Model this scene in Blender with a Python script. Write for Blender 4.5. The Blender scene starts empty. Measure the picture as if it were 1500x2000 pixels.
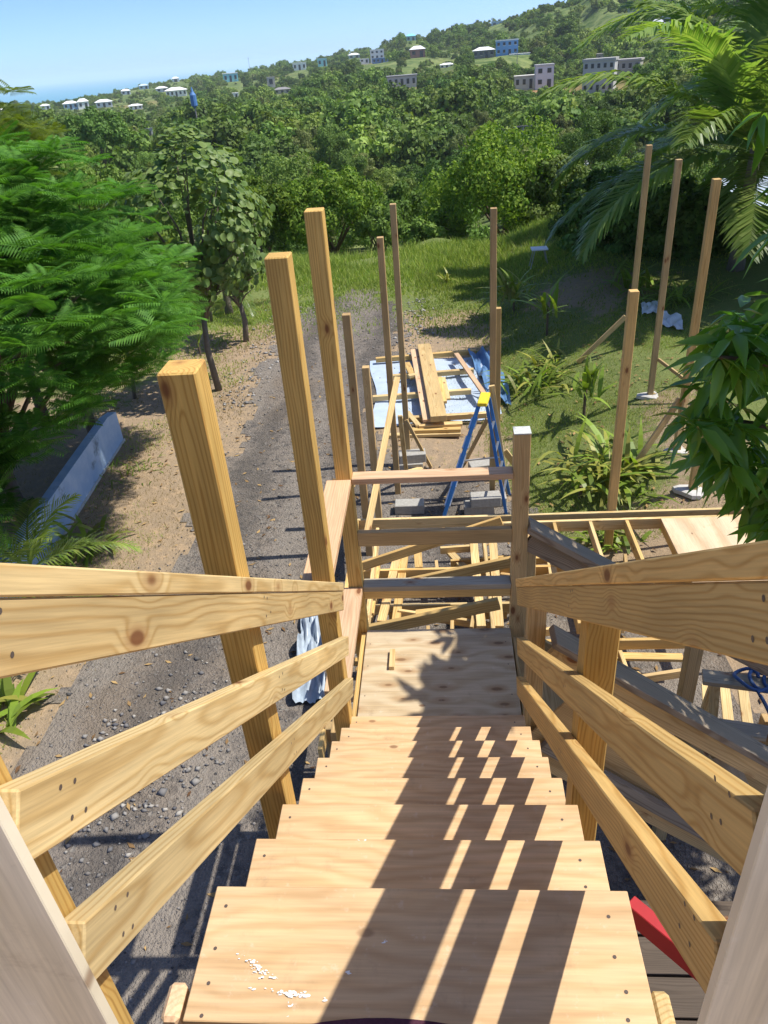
import bpy, bmesh, math, random
import numpy as np
from mathutils import Vector, Matrix, Quaternion
R = math.radians
rnd = random.Random(7)
rng = np.random.default_rng(7)
S = bpy.context.scene
COL = S.collection

# ------------------------------------------------------------------ camera
F = 1461.6                       # focal length in pixels of the 1500 x 2000 photograph
PITCH, YAW, ROLL = 0.54892, 0.10007, -0.08392
CX = 0.093
_f = Vector((-math.sin(YAW)*math.cos(PITCH), math.cos(YAW)*math.cos(PITCH), -math.sin(PITCH)))
_r = Vector((math.cos(YAW), math.sin(YAW), 0)); _u = _r.cross(_f)
CR = _r*math.cos(ROLL) + _u*math.sin(ROLL); CU = -_r*math.sin(ROLL) + _u*math.cos(ROLL); CF = _f
CAM = Vector((CX, 0, 0))
cd = bpy.data.cameras.new('camera'); cam = bpy.data.objects.new('camera', cd); COL.objects.link(cam)
cd.sensor_fit = 'VERTICAL'; cd.sensor_height = 24; cd.sensor_width = 18
cd.lens = F/2000*24; cd.clip_start = 0.02; cd.clip_end = 60000
M = Matrix((CR, CU, -CF)).transposed().to_4x4(); M.translation = CAM
cam.matrix_world = M
S.camera = cam

# ------------------------------------------------------------------ sky, sun, exposure
SUN_EL, SUN_AZ = R(61.0), R(88)          # azimuth from +Y towards +X
w = bpy.data.worlds.new('World'); S.world = w; w.use_nodes = True
nt = w.node_tree; bg = nt.nodes['Background']
sky = nt.nodes.new('ShaderNodeTexSky'); sky.sky_type = 'NISHITA'; sky.sun_disc = False
sky.sun_elevation = SUN_EL; sky.sun_rotation = SUN_AZ
sky.altitude = 0; sky.air_density = 0.31; sky.dust_density = 0.72; sky.ozone_density = 10.0
nt.links.new(sky.outputs[0], bg.inputs[0]); bg.inputs[1].default_value = 0.15
sl = bpy.data.lights.new('sun', 'SUN'); sun = bpy.data.objects.new('sun', sl); COL.objects.link(sun)
sl.energy = 2.9; sl.angle = R(0.5); sl.color = (1.0, 0.955, 0.87)
sd = Vector((math.cos(SUN_EL)*math.sin(SUN_AZ), math.cos(SUN_EL)*math.cos(SUN_AZ), math.sin(SUN_EL)))
sun.rotation_euler = (-sd).to_track_quat('-Z', 'Y').to_euler()
sun.location = (8, 2, 15)
S.view_settings.view_transform = 'Standard'; S.view_settings.look = 'None'
S.view_settings.gamma = 1; S.view_settings.exposure = 1.08
S.cycles.use_denoising = True
S.cycles.max_bounces = 8; S.cycles.volume_bounces = 2; S.cycles.transparent_max_bounces = 8

# ------------------------------------------------------------------ pixel -> place helpers (photograph is 1500 x 2000)
def ray(x, y):
    v = CF*F + CR*(x-750) - CU*(y-1000); return v.normalized()
def onZ(x, y, Z): v = ray(x, y); return CAM + v*(Z/v.z)
def onX(x, y, X): v = ray(x, y); return CAM + v*((X-CX)/v.x)
def onY(x, y, Y): v = ray(x, y); return CAM + v*(Y/v.y)
def onH(x, y, D):
    v = ray(x, y); return CAM + v*(D/math.hypot(v.x, v.y))
def proj(p):
    d = Vector(p) - CAM; z = d.dot(CF); return 750 + F*d.dot(CR)/z, 1000 - F*d.dot(CU)/z, z

# ------------------------------------------------------------------ materials
MATS = {}
class NB:
    def __init__(s, name):
        s.m = bpy.data.materials.new(name); s.m.use_nodes = True; s.t = s.m.node_tree
        s.p = s.t.nodes['Principled BSDF']; s.out = s.t.nodes['Material Output']
    def n(s, typ, **k):
        o = s.t.nodes.new('ShaderNode'+typ)
        for a, b in k.items(): setattr(o, a, b)
        return o
    def set(s, inp, v):
        if hasattr(v, 'is_output'): s.t.links.new(v, inp)
        else: inp.default_value = v
    def math(s, op, a, b=None, c=None, clamp=False):
        o = s.n('Math', operation=op, use_clamp=clamp); s.set(o.inputs[0], a)
        if b is not None: s.set(o.inputs[1], b)
        if c is not None: s.set(o.inputs[2], c)
        return o.outputs[0]
    def comb(s, x, y, z):
        o = s.n('CombineXYZ'); s.set(o.inputs[0], x); s.set(o.inputs[1], y); s.set(o.inputs[2], z); return o.outputs[0]
    def noise(s, vec, scale=1., detail=2., rough=.5, dist=0.):
        o = s.n('TexNoise'); s.set(o.inputs['Vector'], vec); o.inputs['Scale'].default_value = scale
        o.inputs['Detail'].default_value = detail; o.inputs['Roughness'].default_value = rough; o.inputs['Distortion'].default_value = dist
        return o.outputs[0]
    def vor(s, vec, scale=1., rand=1., feat='F1', dim='3D'):
        o = s.n('TexVoronoi', feature=feat, voronoi_dimensions=dim); s.set(o.inputs['Vector'], vec); o.inputs['Scale'].default_value = scale
        o.inputs['Randomness'].default_value = rand; return o
    def mix(s, f, a, b, mode='MIX'):
        o = s.n('Mix', data_type='RGBA', blend_type=mode); s.set(o.inputs[0], f)
        for i, v in ((6, a), (7, b)):
            s.set(o.inputs[i], (*v, 1) if isinstance(v, tuple) and len(v) == 3 else v)
        return o.outputs[2]
    def ss(s, x, lo, hi):
        o = s.n('MapRange', interpolation_type='SMOOTHSTEP'); s.set(o.inputs[0], x); o.inputs[1].default_value = lo; o.inputs[2].default_value = hi
        return o.outputs[0]
    def bump(s, h, strength=.3, dist=.01):
        o = s.n('Bump'); s.set(o.inputs['Height'], h); o.inputs['Strength'].default_value = strength; o.inputs['Distance'].default_value = dist
        s.t.links.new(o.outputs[0], s.p.inputs['Normal']); return o
    def fin(s, col, rough=.7, spec=.3):
        s.set(s.p.inputs['Base Color'], (*col, 1) if isinstance(col, tuple) and len(col) == 3 else col)
        s.set(s.p.inputs['Roughness'], rough); s.p.inputs['Specular IOR Level'].default_value = spec
        return s.m

def wood(name, light, dark, ring=.0075, contrast=.75, knots=True, grey=0., stain=None):
    b = NB(name)
    tc = b.n('TexCoord'); sp = b.n('SeparateXYZ'); b.t.links.new(tc.outputs['Object'], sp.inputs[0])
    x, y, z = sp.outputs
    rd = b.n('ObjectInfo').outputs['Random']
    xo = b.math('MULTIPLY_ADD', rd, 61.0, x)
    r2 = b.math('FRACT', b.math('MULTIPLY', rd, 13.7)); r3 = b.math('FRACT', b.math('MULTIPLY', rd, 37.3))
    wob = b.noise(b.comb(b.math('MULTIPLY', xo, .9), b.math('MULTIPLY', y, 3), b.math('MULTIPLY', z, 3)), 1.6, 2)
    wob2 = b.noise(b.comb(b.math('MULTIPLY_ADD', xo, .9, 31.), b.math('MULTIPLY', y, 3), b.math('MULTIPLY', z, 3)), 1.6, 2)
    cy = b.math('MULTIPLY_ADD', r2, .11, -.055); cz = b.math('MULTIPLY_ADD', r3, .05, .02)
    yy = b.math('ADD', b.math('ADD', y, cy), b.math('MULTIPLY_ADD', wob, .048, -.024))
    zz = b.math('ADD', b.math('ADD', z, cz), b.math('MULTIPLY_ADD', wob2, .048, -.024))
    r = b.math('SQRT', b.math('ADD', b.math('MULTIPLY', yy, yy), b.math('MULTIPLY', zz, zz)))
    v = b.vor(b.comb(b.math('MULTIPLY', xo, 3.4), b.math('MULTIPLY', y, 7.5), b.math('MULTIPLY', z, 7.5)), 1.0)
    kd = v.outputs['Distance']
    kb = b.math('MULTIPLY', b.ss(kd, .34, .02), .022)
    r = b.math('ADD', r, kb)
    ph = b.math('MULTIPLY', r, 6.2832/ring)
    s = b.math('MULTIPLY_ADD', b.math('SINE', ph), .5, .5)
    s = b.math('POWER', s, 3.0)
    fib = b.noise(b.comb(b.math('MULTIPLY', xo, 5), b.math('MULTIPLY', y, 170), b.math('MULTIPLY', z, 170)), 1., 2, .6)
    blot = b.noise(b.comb(b.math('MULTIPLY', xo, 1.3), b.math('MULTIPLY', y, 7), b.math('MULTIPLY', z, 7)), 1.4, 3)
    col = b.mix(b.math('MULTIPLY', s, contrast), light, dark)
    g1 = b.math('MULTIPLY_ADD', fib, .62, .69)
    g2 = b.math('MULTIPLY_ADD', blot, .7, .65)
    g3 = b.math('MULTIPLY_ADD', rd, .32, .84)
    k = b.math('MULTIPLY', b.math('MULTIPLY', g1, g2), g3)
    col = b.mix(1., col, b.comb(k, k, k), 'MULTIPLY')
    col = b.mix(b.math('MULTIPLY', b.ss(r2, .35, 1.), .45), col, b.mix(1., col, (1.02, .90, .76), 'MULTIPLY'))
    if stain: col = b.mix(b.math('MULTIPLY', b.ss(blot, .52, .72), .5), col, stain)
    if knots:
        kk = b.ss(kd, .125, .07); ring2 = b.ss(kd, .22, .11)
        col = b.mix(b.math('MULTIPLY', ring2, .45), col, (.33, .15, .05)); col = b.mix(b.math('MULTIPLY', kk, .85), col, (.16, .055, .022))
    b.bump(b.math('ADD', b.math('MULTIPLY', s, .4), fib), .25, .0015)
    MATS[name] = b.fin(col, b.math('MULTIPLY_ADD', fib, .2, .55), .25); return MATS[name]

PINE = wood('pine_lumber', (.60, .405, .155), (.41, .225, .06), .0100, .65)
PINE_P = wood('pale_pine_lumber', (.61, .455, .22), (.43, .27, .095), .0105, .68)
PINE_Y = wood('yellow_post_pine', (.60, .385, .115), (.40, .205, .045), .0105, .7)
PINE_F = wood('weather_pine', (.50, .35, .165), (.34, .205, .075), .009, .6)
PINK = wood('pink_fir', (.66, .445, .27), (.53, .31, .165), .012, .5)
GREYW = wood('grey_weathered_wood', (.30, .25, .185), (.17, .125, .085), .007, .8)
GREYW2 = wood('silver_weathered_wood', (.40, .35, .26), (.28, .23, .16), .008, .6)

def plywood(name, light, dark, knotcols=False, band=24., contrast=.5):
    b = NB(name); tc = b.n('TexCoord'); sp = b.n('SeparateXYZ'); b.t.links.new(tc.outputs['Object'], sp.inputs[0])
    x, y, z = sp.outputs; rd = b.n('ObjectInfo').outputs['Random']
    xo = b.math('MULTIPLY_ADD', rd, 43., x); yo = b.math('MULTIPLY_ADD', rd, 17., y)
    wv = b.noise(b.comb(b.math('MULTIPLY', xo, 1.1), b.math('MULTIPLY', yo, 3.2), 0.), 1.3, 3)
    kd = None
    ph = b.math('ADD', yo, b.math('MULTIPLY', wv, .34))
    if knotcols:
        v = b.vor(b.comb(b.math('MULTIPLY_ADD', x, 3.1, .08), b.math('MULTIPLY', yo, 7.5), 0.), 1., .6, 'F1', '2D'); kd = v.outputs['Distance']
        ph = b.math('ADD', ph, b.math('MULTIPLY', b.ss(kd, .55, .0), .075))
    s = b.math('POWER', b.math('MULTIPLY_ADD', b.math('SINE', b.math('MULTIPLY', ph, band*6.2832*.5)), .5, .5), 1.6)
    fine = b.noise(b.comb(b.math('MULTIPLY', xo, 4), b.math('MULTIPLY', yo, 95), z), 1., 3, .6)
    blot = b.noise(b.comb(b.math('MULTIPLY', xo, 1.5), b.math('MULTIPLY', yo, 5), 0.), 1.2, 2)
    col = b.mix(b.math('MULTIPLY', s, contrast), light, dark)
    k = b.math('MULTIPLY', b.math('MULTIPLY_ADD', fine, .62, .69), b.math('MULTIPLY_ADD', blot, .5, .75))
    col = b.mix(1., col, b.comb(k, k, k), 'MULTIPLY')
    if kd is not None:
        kd2 = b.math('ADD', kd, b.math('MULTIPLY', b.vor(b.comb(b.math('MULTIPLY_ADD', x, 3.1, .08), b.math('MULTIPLY', yo, 7.5), 0.), 1., .6, 'F1', '2D').outputs['Color'], .09)); col = b.mix(b.math('MULTIPLY', b.ss(kd2, .34, .12), .5), col, (.34, .19, .08)); col = b.mix(b.math('MULTIPLY', b.ss(kd2, .15, .08), .65), col, (.13, .06, .025))
    dirt = b.ss(b.noise(tc.outputs['Object'], 26., 4, .7), .60, .72)
    col = b.mix(b.math('MULTIPLY', dirt, .14), col, (.8, .76, .68))
    scuff = b.ss(b.noise(b.comb(b.math('MULTIPLY', xo, 9.), b.math('MULTIPLY', yo, 6.), 0.), 1., 5, .75), .55, .75); col = b.mix(b.math('MULTIPLY', scuff, .34), col, (.27, .18, .10))
    v9 = b.vor(b.comb(b.math('MULTIPLY', xo, 2.2), b.math('MULTIPLY', yo, 4.5), 0.), 1., 1., 'F1', '2D'); kk9 = b.math('MULTIPLY', b.ss(v9.outputs['Distance'], .055, .025), b.ss(v9.outputs['Color'], .6, .7)); col = b.mix(b.math('MULTIPLY', kk9, .75), col, (.17, .08, .035))
    b.bump(fine, .2, .001)
    MATS[name] = b.fin(col, .6, .25); return MATS[name]
PLY_T = plywood('tread_plywood', (.60, .41, .225), (.47, .285, .13), False, 42, .55)
PLY_L = plywood('landing_plywood', (.53, .42, .27), (.42, .305, .17), True, 17, .7)
PLY_W = plywood('wall_plywood', (.70, .62, .46), (.58, .49, .33), False, 14, .7)
PLY_D = plywood('deck_plywood', (.66, .50, .32), (.45, .29, .15), False, 7, .55)

def plain(name, col, rough=.6, var=.2, sc=6., spec=.3, metal=0., bump=.0):
    b = NB(name); tc = b.n('TexCoord'); n = b.noise(tc.outputs['Object'], sc, 4, .6)
    k = b.math('MULTIPLY_ADD', n, var*2, 1-var)
    c = b.mix(1., tuple(col), b.comb(k, k, k), 'MULTIPLY')
    if bump: b.bump(n, bump, .01)
    b.p.inputs['Metallic'].default_value = metal
    MATS[name] = b.fin(c, rough, spec); return MATS[name]

def leaf(name, col, col2, trans=.35, rough=.45, spec=.35, sat=0.):
    b = NB(name); g = b.n('NewGeometry'); rd = b.n('ObjectInfo').outputs['Random']
    isl = g.outputs['Random Per Island']
    c = b.mix(isl, col, col2)
    n = b.noise(g.outputs['Position'], .9, 2)
    k = b.math('MULTIPLY', b.math('MULTIPLY_ADD', n, .5, .75), b.math('MULTIPLY_ADD', rd, .75, .62)); c = b.mix(b.math('MULTIPLY', b.math('FRACT', b.math('MULTIPLY', rd, 7.31)), .35), c, b.mix(1., c, (1.5, 1.12, .9), 'MULTIPLY'))
    c = b.mix(1., c, b.comb(k, k, k), 'MULTIPLY')
    b.fin(c, rough, spec)
    tr = b.n('BsdfTranslucent'); b.t.links.new(b.mix(1., c, (1.25, 1.35, .55), 'MULTIPLY'), tr.inputs[0])
    mx = b.n('MixShader'); mx.inputs[0].default_value = trans
    b.t.links.new(b.p.outputs[0], mx.inputs[1]); b.t.links.new(tr.outputs[0], mx.inputs[2]); b.t.links.new(mx.outputs[0], b.out.inputs[0])
    MATS[name] = b.m; return b.m
L_POIN = leaf('poinciana_leaf', (0.046, 0.143, 0.019), (0.097, 0.238, 0.031), .38, .55, .2)
L_MANGO = leaf('mango_leaf', (0.068, 0.158, 0.020), (0.220, 0.329, 0.039), .3, .6, .15)
L_NEAR = leaf('glossy_mango_leaf', (0.063, 0.170, 0.022), (0.116, 0.255, 0.028), .35, .3, .5)
L_PALM = leaf('palm_leaflet', (0.114, 0.221, 0.037), (0.292, 0.386, 0.106), .42, .35, .4)
L_PALE = leaf('pale_round_leaf', (0.093, 0.182, 0.041), (0.187, 0.275, 0.083), .3, .5)
L_LIME = leaf('lime_leaf', (.12, .20, .025), (.21, .28, .04), .4)
L_PLANT = leaf('strap_leaf', (0.085, 0.187, 0.024), (0.248, 0.331, 0.040), .35)
L_YEL = leaf('variegated_leaf', (.10, .17, .02), (.40, .38, .09), .35)
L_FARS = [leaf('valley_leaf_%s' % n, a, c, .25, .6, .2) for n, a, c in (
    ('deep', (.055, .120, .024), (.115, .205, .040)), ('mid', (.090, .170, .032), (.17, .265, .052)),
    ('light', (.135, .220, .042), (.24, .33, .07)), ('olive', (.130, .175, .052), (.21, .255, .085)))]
L_GRASS = leaf('grass_blade', (0.152, 0.248, 0.042), (0.344, 0.386, 0.099), .35, .6, .15)
L_DRYG = leaf('dry_grass_blade', (.22, .19, .085), (.33, .27, .13), .3, .7, .15)
BARK = plain('bark', (.14, .105, .075), .9, .4, 14, .1, 0, .6)
BARKP = plain('palm_bark', (.17, .145, .11), .9, .4, 18, .1, 0, .6)

# ------------------------------------------------------------------ mesh helpers
def mesh_obj(name, verts, faces, mat, parent=None, smooth=False):
    me = bpy.data.meshes.new(name); me.from_pydata([tuple(v) for v in verts], [], [tuple(f) for f in faces])
    me.materials.append(mat)
    if smooth: me.polygons.foreach_set('use_smooth', np.ones(len(me.polygons), bool))
    o = bpy.data.objects.new(name, me); COL.objects.link(o)
    if parent: o.parent = parent
    return o
def np_mesh(name, V, Fq, mat, parent=None, smooth=False, link=True):
    """V (n,3) array, Fq (m,k) int array"""
    me = bpy.data.meshes.new(name); V = np.asarray(V, np.float32); Fq = np.asarray(Fq, np.int32)
    k = Fq.shape[1]; me.vertices.add(len(V)); me.vertices.foreach_set('co', V.ravel())
    me.loops.add(Fq.size); me.loops.foreach_set('vertex_index', Fq.ravel())
    me.polygons.add(len(Fq)); me.polygons.foreach_set('loop_start', np.arange(0, Fq.size, k, dtype=np.int32))
    me.polygons.foreach_set('loop_total', np.full(len(Fq), k, np.int32))
    if smooth: me.polygons.foreach_set('use_smooth', np.ones(len(Fq), bool))
    me.update(); me.validate(); me.materials.append(mat)
    o = bpy.data.objects.new(name, me)
    if link: COL.objects.link(o)
    if parent: o.parent = parent
    return o
def tag(o, label=None, cat=None, group=None, kind=None):
    for k, v in (('label', label), ('category', cat), ('group', group), ('kind', kind)):
        if v: o[k] = v
    return o
def thing(name, label, cat, loc=(0, 0, 0), group=None):
    o = bpy.data.objects.new(name, None); o.empty_display_size = .2; COL.objects.link(o); o.location = loc
    return tag(o, label, cat, group)
def place(o, mw, parent):
    """world matrix mw below an unrotated parent chain"""
    if parent:
        o.parent = parent; off = Vector((0, 0, 0)); q = parent
        while q is not None: off += q.location; q = q.parent
        mw = Matrix.Translation(-off) @ mw
    o.matrix_basis = mw
    return o
def boxmesh(name, L, W, T, mat, bev=.003, warp=0.):
    bm = bmesh.new(); bmesh.ops.create_cube(bm, size=1)
    for v in bm.verts: v.co = Vector((v.co.x*L, v.co.y*W, v.co.z*T))
    if bev: bmesh.ops.bevel(bm, geom=list(bm.edges), offset=bev, segments=1, affect='EDGES')
    me = bpy.data.meshes.new(name); bm.to_mesh(me); bm.free(); me.materials.append(mat); return me
def board(name, p0, p1, W, T, mat, parent=None, wdir=(0, 0, 1), bev=.003):
    p0, p1 = Vector(p0), Vector(p1); x = (p1-p0); L = x.length; x.normalize()
    y = Vector(wdir) - x*x.dot(Vector(wdir))
    if y.length < 1e-4: y = Vector((1, 0, 0)) - x*x.x
    y.normalize(); z = x.cross(y)
    o = bpy.data.objects.new(name, boxmesh(name, L, W, T, mat, bev)); COL.objects.link(o)
    mw = Matrix((x, y, z)).transposed().to_4x4(); mw.translation = (p0+p1)/2
    return place(o, mw, parent)
def box(name, lo, hi, mat, parent=None, bev=.003, along='x'):
    """axis-aligned box, grain along the given axis"""
    lo, hi = Vector(lo), Vector(hi); c = (lo+hi)/2; d = hi-lo
    if along == 'x': return board(name, (lo.x, c.y, c.z), (hi.x, c.y, c.z), d.y, d.z, mat, parent, (0, 1, 0), bev)
    if along == 'y': return board(name, (c.x, lo.y, c.z), (c.x, hi.y, c.z), d.x, d.z, mat, parent, (1, 0, 0), bev)
    return board(name, (c.x, c.y, lo.z), (c.x, c.y, hi.z), d.x, d.y, mat, parent, (1, 0, 0), bev)
def tube(pts, rads, sides=8):
    pts = [Vector(p) for p in pts]; V = []; Fc = []
    for i, p in enumerate(pts):
        d = (pts[min(i+1, len(pts)-1)] - pts[max(i-1, 0)]).normalized()
        a = d.orthogonal().normalized() if i == 0 else (a - d*a.dot(d)).normalized()
        b_ = d.cross(a)
        for k in range(sides):
            t = 2*math.pi*k/sides; V.append(p + (a*math.cos(t) + b_*math.sin(t))*rads[i])
    for i in range(len(pts)-1):
        for k in range(sides):
            Fc.append((i*sides+k, i*sides+(k+1) % sides, (i+1)*sides+(k+1) % sides, (i+1)*sides+k))
    n = len(V); Fc.append(tuple(range(sides-1, -1, -1))); Fc.append(tuple(range(n-sides, n)))
    return V, Fc
def copy_tree(o, parent=None):
    c = o.copy(); COL.objects.link(c); c.parent = parent
    for ch in o.children:
        if ch is not c: copy_tree(ch, c)
    return c

# ================================================================== GROUND
GZ = -5.4
def sms(x, a, b):
    t = np.clip((np.asarray(x, float)-a)/(b-a), 0, 1); return t*t*(3-2*t)
# ground points of the far land: photograph pixel and distance in metres
CTRL_PX = [(2, 224, 520), (92, 214, 600), (155, 214, 550), (205, 210, 560), (265, 214, 520), (247, 185, 700), (282, 174, 760), (317, 180, 660), (345, 189, 610),
    (344, 160, 860), (287, 266, 290), (451, 160, 680), (457, 190, 500), (552, 183, 450), (588, 137, 720), (630, 130, 720), (690, 114, 760), (740, 124, 600),
    (815, 113, 520), (873, 132, 430), (785, 173, 330), (945, 114, 380), (990, 108, 370), (1040, 175, 290), (1170, 182, 235), (1180, 124, 330),
    (1247, 24, 430), (1318, 46, 390), (1282, 66, 360), (1000, 44, 640), (1100, 15, 540), (1170, -8, 500), (1300, -50, 470), (1500, -90, 430),
    (450, 153, 920), (580, 131, 880), (700, 108, 860), (800, 80, 700), (900, 65, 690), (0, 209, 900), (100, 207, 900), (200, 192, 950), (300, 168, 1000),
    (30, 240, 330), (430, 246, 215), (120, 290, 150), (520, 262, 170), (1100, 198, 255), (1110, 236, 190), (700, 240, 200), (850, 235, 200), (-300, 262, 500), (-300, 330, 150),
    (1130, 62, 420), (1500, 130, 200), (1900, 60, 200), (1900, -60, 400)]
_ct = []
for (x, y, d) in CTRL_PX:
    p = onH(x, y, d); _ct.append((math.atan2(p.x, p.y), math.log(d), p.z))
for az in range(-180, 180, 12):
    a = R(az); s = max(0., math.cos(a))
    for d, z in ((27, -5.9), (36, -8.5), (52, -12.0), (85, -15.5)): _ct.append((a, math.log(d), -5.4 + (z+5.4)*min(1, s*1.3)))
    if abs(az) > 75:
        for d, z in ((200, -14), (600, -20)): _ct.append((a, math.log(d), z))
    _ct.append((a, math.log(1500), -62)); _ct.append((a, math.log(2300), -75))
CT = np.array(_ct)
def far_h(x, y):
    x = np.atleast_1d(np.asarray(x, float)); y = np.atleast_1d(np.asarray(y, float))
    az = np.arctan2(x, y); ld = np.log(np.hypot(x, y)+1e-6)
    out = np.zeros(len(x))
    for i in range(0, len(x), 4000):
        da = az[i:i+4000, None]-CT[None, :, 0]; da = (da+np.pi) % (2*np.pi)-np.pi
        D = (da*5.5)**2 + (1.35*(ld[i:i+4000, None]-CT[None, :, 1]))**2
        W = 1/(D+1e-4)**1.6; out[i:i+4000] = (W*CT[None, :, 2]).sum(1)/W.sum(1)
    return out
def near_h(x, y):
    x = np.asarray(x, float); y = np.asarray(y, float)
    e = .78*sms(x, .9, 4.0)*sms(y, 6.4, 9.5) + .35*sms(x, 4, 8)*sms(y, 6, 12)
    e += .18*np.exp(-((x-3.2)/1.6)**2-((y-18.5)/2.2)**2)
    e += .03*np.sin(x*1.7+y*.6)*np.sin(y*.9-x*.4) + .015*np.sin(x*4.1)*np.sin(y*3.3)
    e -= .25*sms(-x, 5.6, 9)
    return GZ+e
def ground(x, y):
    x = np.atleast_1d(np.asarray(x, float)); y = np.atleast_1d(np.asarray(y, float)); d = np.hypot(x, y)
    t = sms(d, 23.5, 30); f = far_h(x, y) if (t > 0).any() else np.zeros(len(x))
    return near_h(x, y)*(1-t) + f*t
def gz(x, y): return float(ground([x], [y])[0])

def vary(b, vec, cols, scale):
    n = b.noise(vec, scale, 4, .6); return n
def ground_mat():
    b = NB('ground_soil_and_grass'); g = b.n('NewGeometry'); P = g.outputs['Position']
    at = b.n('VertexColor', layer_name='cover'); sp = b.n('SeparateColor'); b.t.links.new(at.outputs[0], sp.inputs[0])
    gr, far, org = sp.outputs
    n1 = b.noise(P, 1.1, 4, .6); n2 = b.noise(P, 7., 4, .65); n3 = b.noise(P, 55., 3, .7); nf = b.noise(P, .035, 4, .6)
    dirt = b.mix(n1, (.34, .245, .15), (.28, .22, .155)); dirt = b.mix(b.ss(n2, .45, .7), dirt, (.40, .285, .175))
    grass = b.mix(n2, (.10, .16, .04), (.21, .21, .08))
    m = b.ss(b.math('ADD', gr, b.math('MULTIPLY_ADD', b.math('ADD', n1, n2), .9, -.9)), .38, .62)
    near = b.mix(m, dirt, grass)
    farc = b.mix(nf, (.13, .20, .05), (.26, .27, .11))
    farc = b.mix(b.ss(b.noise(P, .11, 4, .7), .35, .65), farc, (.055, .10, .025))
    c = b.mix(far, near, farc); c = b.mix(b.math('MULTIPLY', org, b.ss(b.noise(P, .25, 3), .25, .5)), c, (.36, .19, .10))
    k = b.math('MULTIPLY_ADD', n3, .7, .65); c = b.mix(1., c, b.comb(k, k, k), 'MULTIPLY')
    b.bump(b.math('ADD', n3, b.math('MULTIPLY', n2, 2.)), .6, .03)
    return b.fin(c, .95, .08)
NA, ds = 300, np.concatenate([np.linspace(.4, 24, 96), np.geomspace(24.6, 2300, 110)])
azs = np.concatenate([np.linspace(-48, 48, 221), np.linspace(50, 310, 81)])
A_, D_ = np.meshgrid(np.radians(azs), ds, indexing='ij')
GX, GY = (D_*np.sin(A_)).ravel(), (D_*np.cos(A_)).ravel(); GZZ = ground(GX, GY)
na, nd = A_.shape; idx = np.arange(na*nd).reshape(na, nd); nx = np.roll(idx, -1, 0)
Fq = np.stack([idx[:, :-1], idx[:, 1:], nx[:, 1:], nx[:, :-1]], -1).reshape(-1, 4)
gnd = np_mesh('ground', np.stack([GX, GY, GZZ], 1), Fq, ground_mat(), None, True); gnd['kind'] = 'structure'
CLEAR = []      # open places: x, y, radius, orange soil 0..1
for px, py, d, rr, og in [(430, 246, 215, 16, 0), (520, 262, 170, 7, .6), (40, 232, 360, 34, .1), (0, 222, 420, 30, .1), (130, 228, 380, 10, 0), (1100, 196, 255, 14, 1), (1060, 186, 275, 13, 1), (1150, 190, 238, 10, 1), (1120, 244, 185, 7, .3),
        (1130, 66, 420, 22, 0), (1180, 62, 400, 18, 0), (1060, 62, 440, 12, 0), (700, 135, 600, 14, .7), (790, 108, 540, 12, .4), (760, 122, 590, 14, .5), (870, 118, 480, 12, .1), (270, 205, 560, 12, .7), (300, 208, 520, 10, .6), (400, 185, 520, 8, .5), (840, 178, 320, 8, .7), (760, 178, 325, 8, .6), (920, 118, 400, 12, .1), (640, 128, 640, 8, .5), (250, 252, 260, 13, .1), (100, 255, 240, 20, .05), (60, 262, 200, 14, .05), (330, 228, 350, 13, .1), (560, 222, 260, 8, .3), (620, 205, 310, 8, .2), (900, 205, 265, 8, .2), (700, 186, 380, 9, .3), (480, 215, 300, 9, .2), (180, 222, 420, 14, .2), (850, 150, 380, 8, .4), (650, 165, 460, 9, .3), (540, 150, 600, 10, .4)]:
    p = onH(px, py, d); CLEAR.append((p.x, p.y, rr, og))
dd = np.hypot(GX, GY)
near_grass = np.clip(.15 + .75*sms(GX, .6, 1.6)*sms(GY, 7, 9) + .9*sms(GY, 16.5, 19.5) + .45*sms(-GX, 5.0, 6.5)*sms(GY, 11, 15) - .5*np.exp(-((GX-3.4)/.9)**2-((GY-9.5)/2.2)**2) - .75*np.exp(-((GX-3.4)/1.7)**2-((GY-17.2)/2.4)**2), 0, 1)
org = np.zeros(len(GX))
for cx_, cy_, rr, og in CLEAR: org = np.maximum(org, og*np.exp(-((GX-cx_)**2+(GY-cy_)**2)/(rr*1.1)**2))
ca = gnd.data.color_attributes.new('cover', 'FLOAT_COLOR', 'POINT')
ca.data.foreach_set('color', np.stack([near_grass, sms(dd, 24, 34), org, np.ones(len(GX))], 1).astype(np.float32).ravel())

# driveway of dark crushed stone: a ragged sheet a few millimetres above the soil
DL = np.array([(-2, -4.6), (3, -4.5), (4.9, -4.1), (5.8, -3.75), (9, -3.5), (11.5, -3.6), (13.8, -3.75), (17.4, -3.7), (19, -3.2), (20.5, -2.7)])
DR = np.array([(-2, 3.2), (6, 3.0), (8.3, 1.2), (9.2, .9), (10.2, -.3), (11.5, -.9), (14.8, -.55), (16.8, -.75), (18.5, -1.0), (20.5, -2.0)])
def drive_in(x, y):
    l = np.interp(y, DL[:, 0], DL[:, 1]); r = np.interp(y, DR[:, 0], DR[:, 1])
    return np.minimum(x-l, r-x)
step = .11; xs = np.arange(-5.2, 3.6, step); ys = np.arange(.2, 20.4, step)
XX, YY = np.meshgrid(xs, ys, indexing='ij'); ZZ = ground(XX.ravel(), YY.ravel()).reshape(XX.shape)+.012
jit = .16*np.sin(XX*3.1+YY*1.3)+.13*np.sin(YY*4.3-XX*2.2)+rng.normal(0, .12, XX.shape)
inside = (drive_in(XX, YY)+jit) > 0
ii = np.arange(XX.size).reshape(XX.shape); cell = inside[:-1, :-1] & inside[1:, :-1] & inside[1:, 1:] & inside[:-1, 1:]
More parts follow.
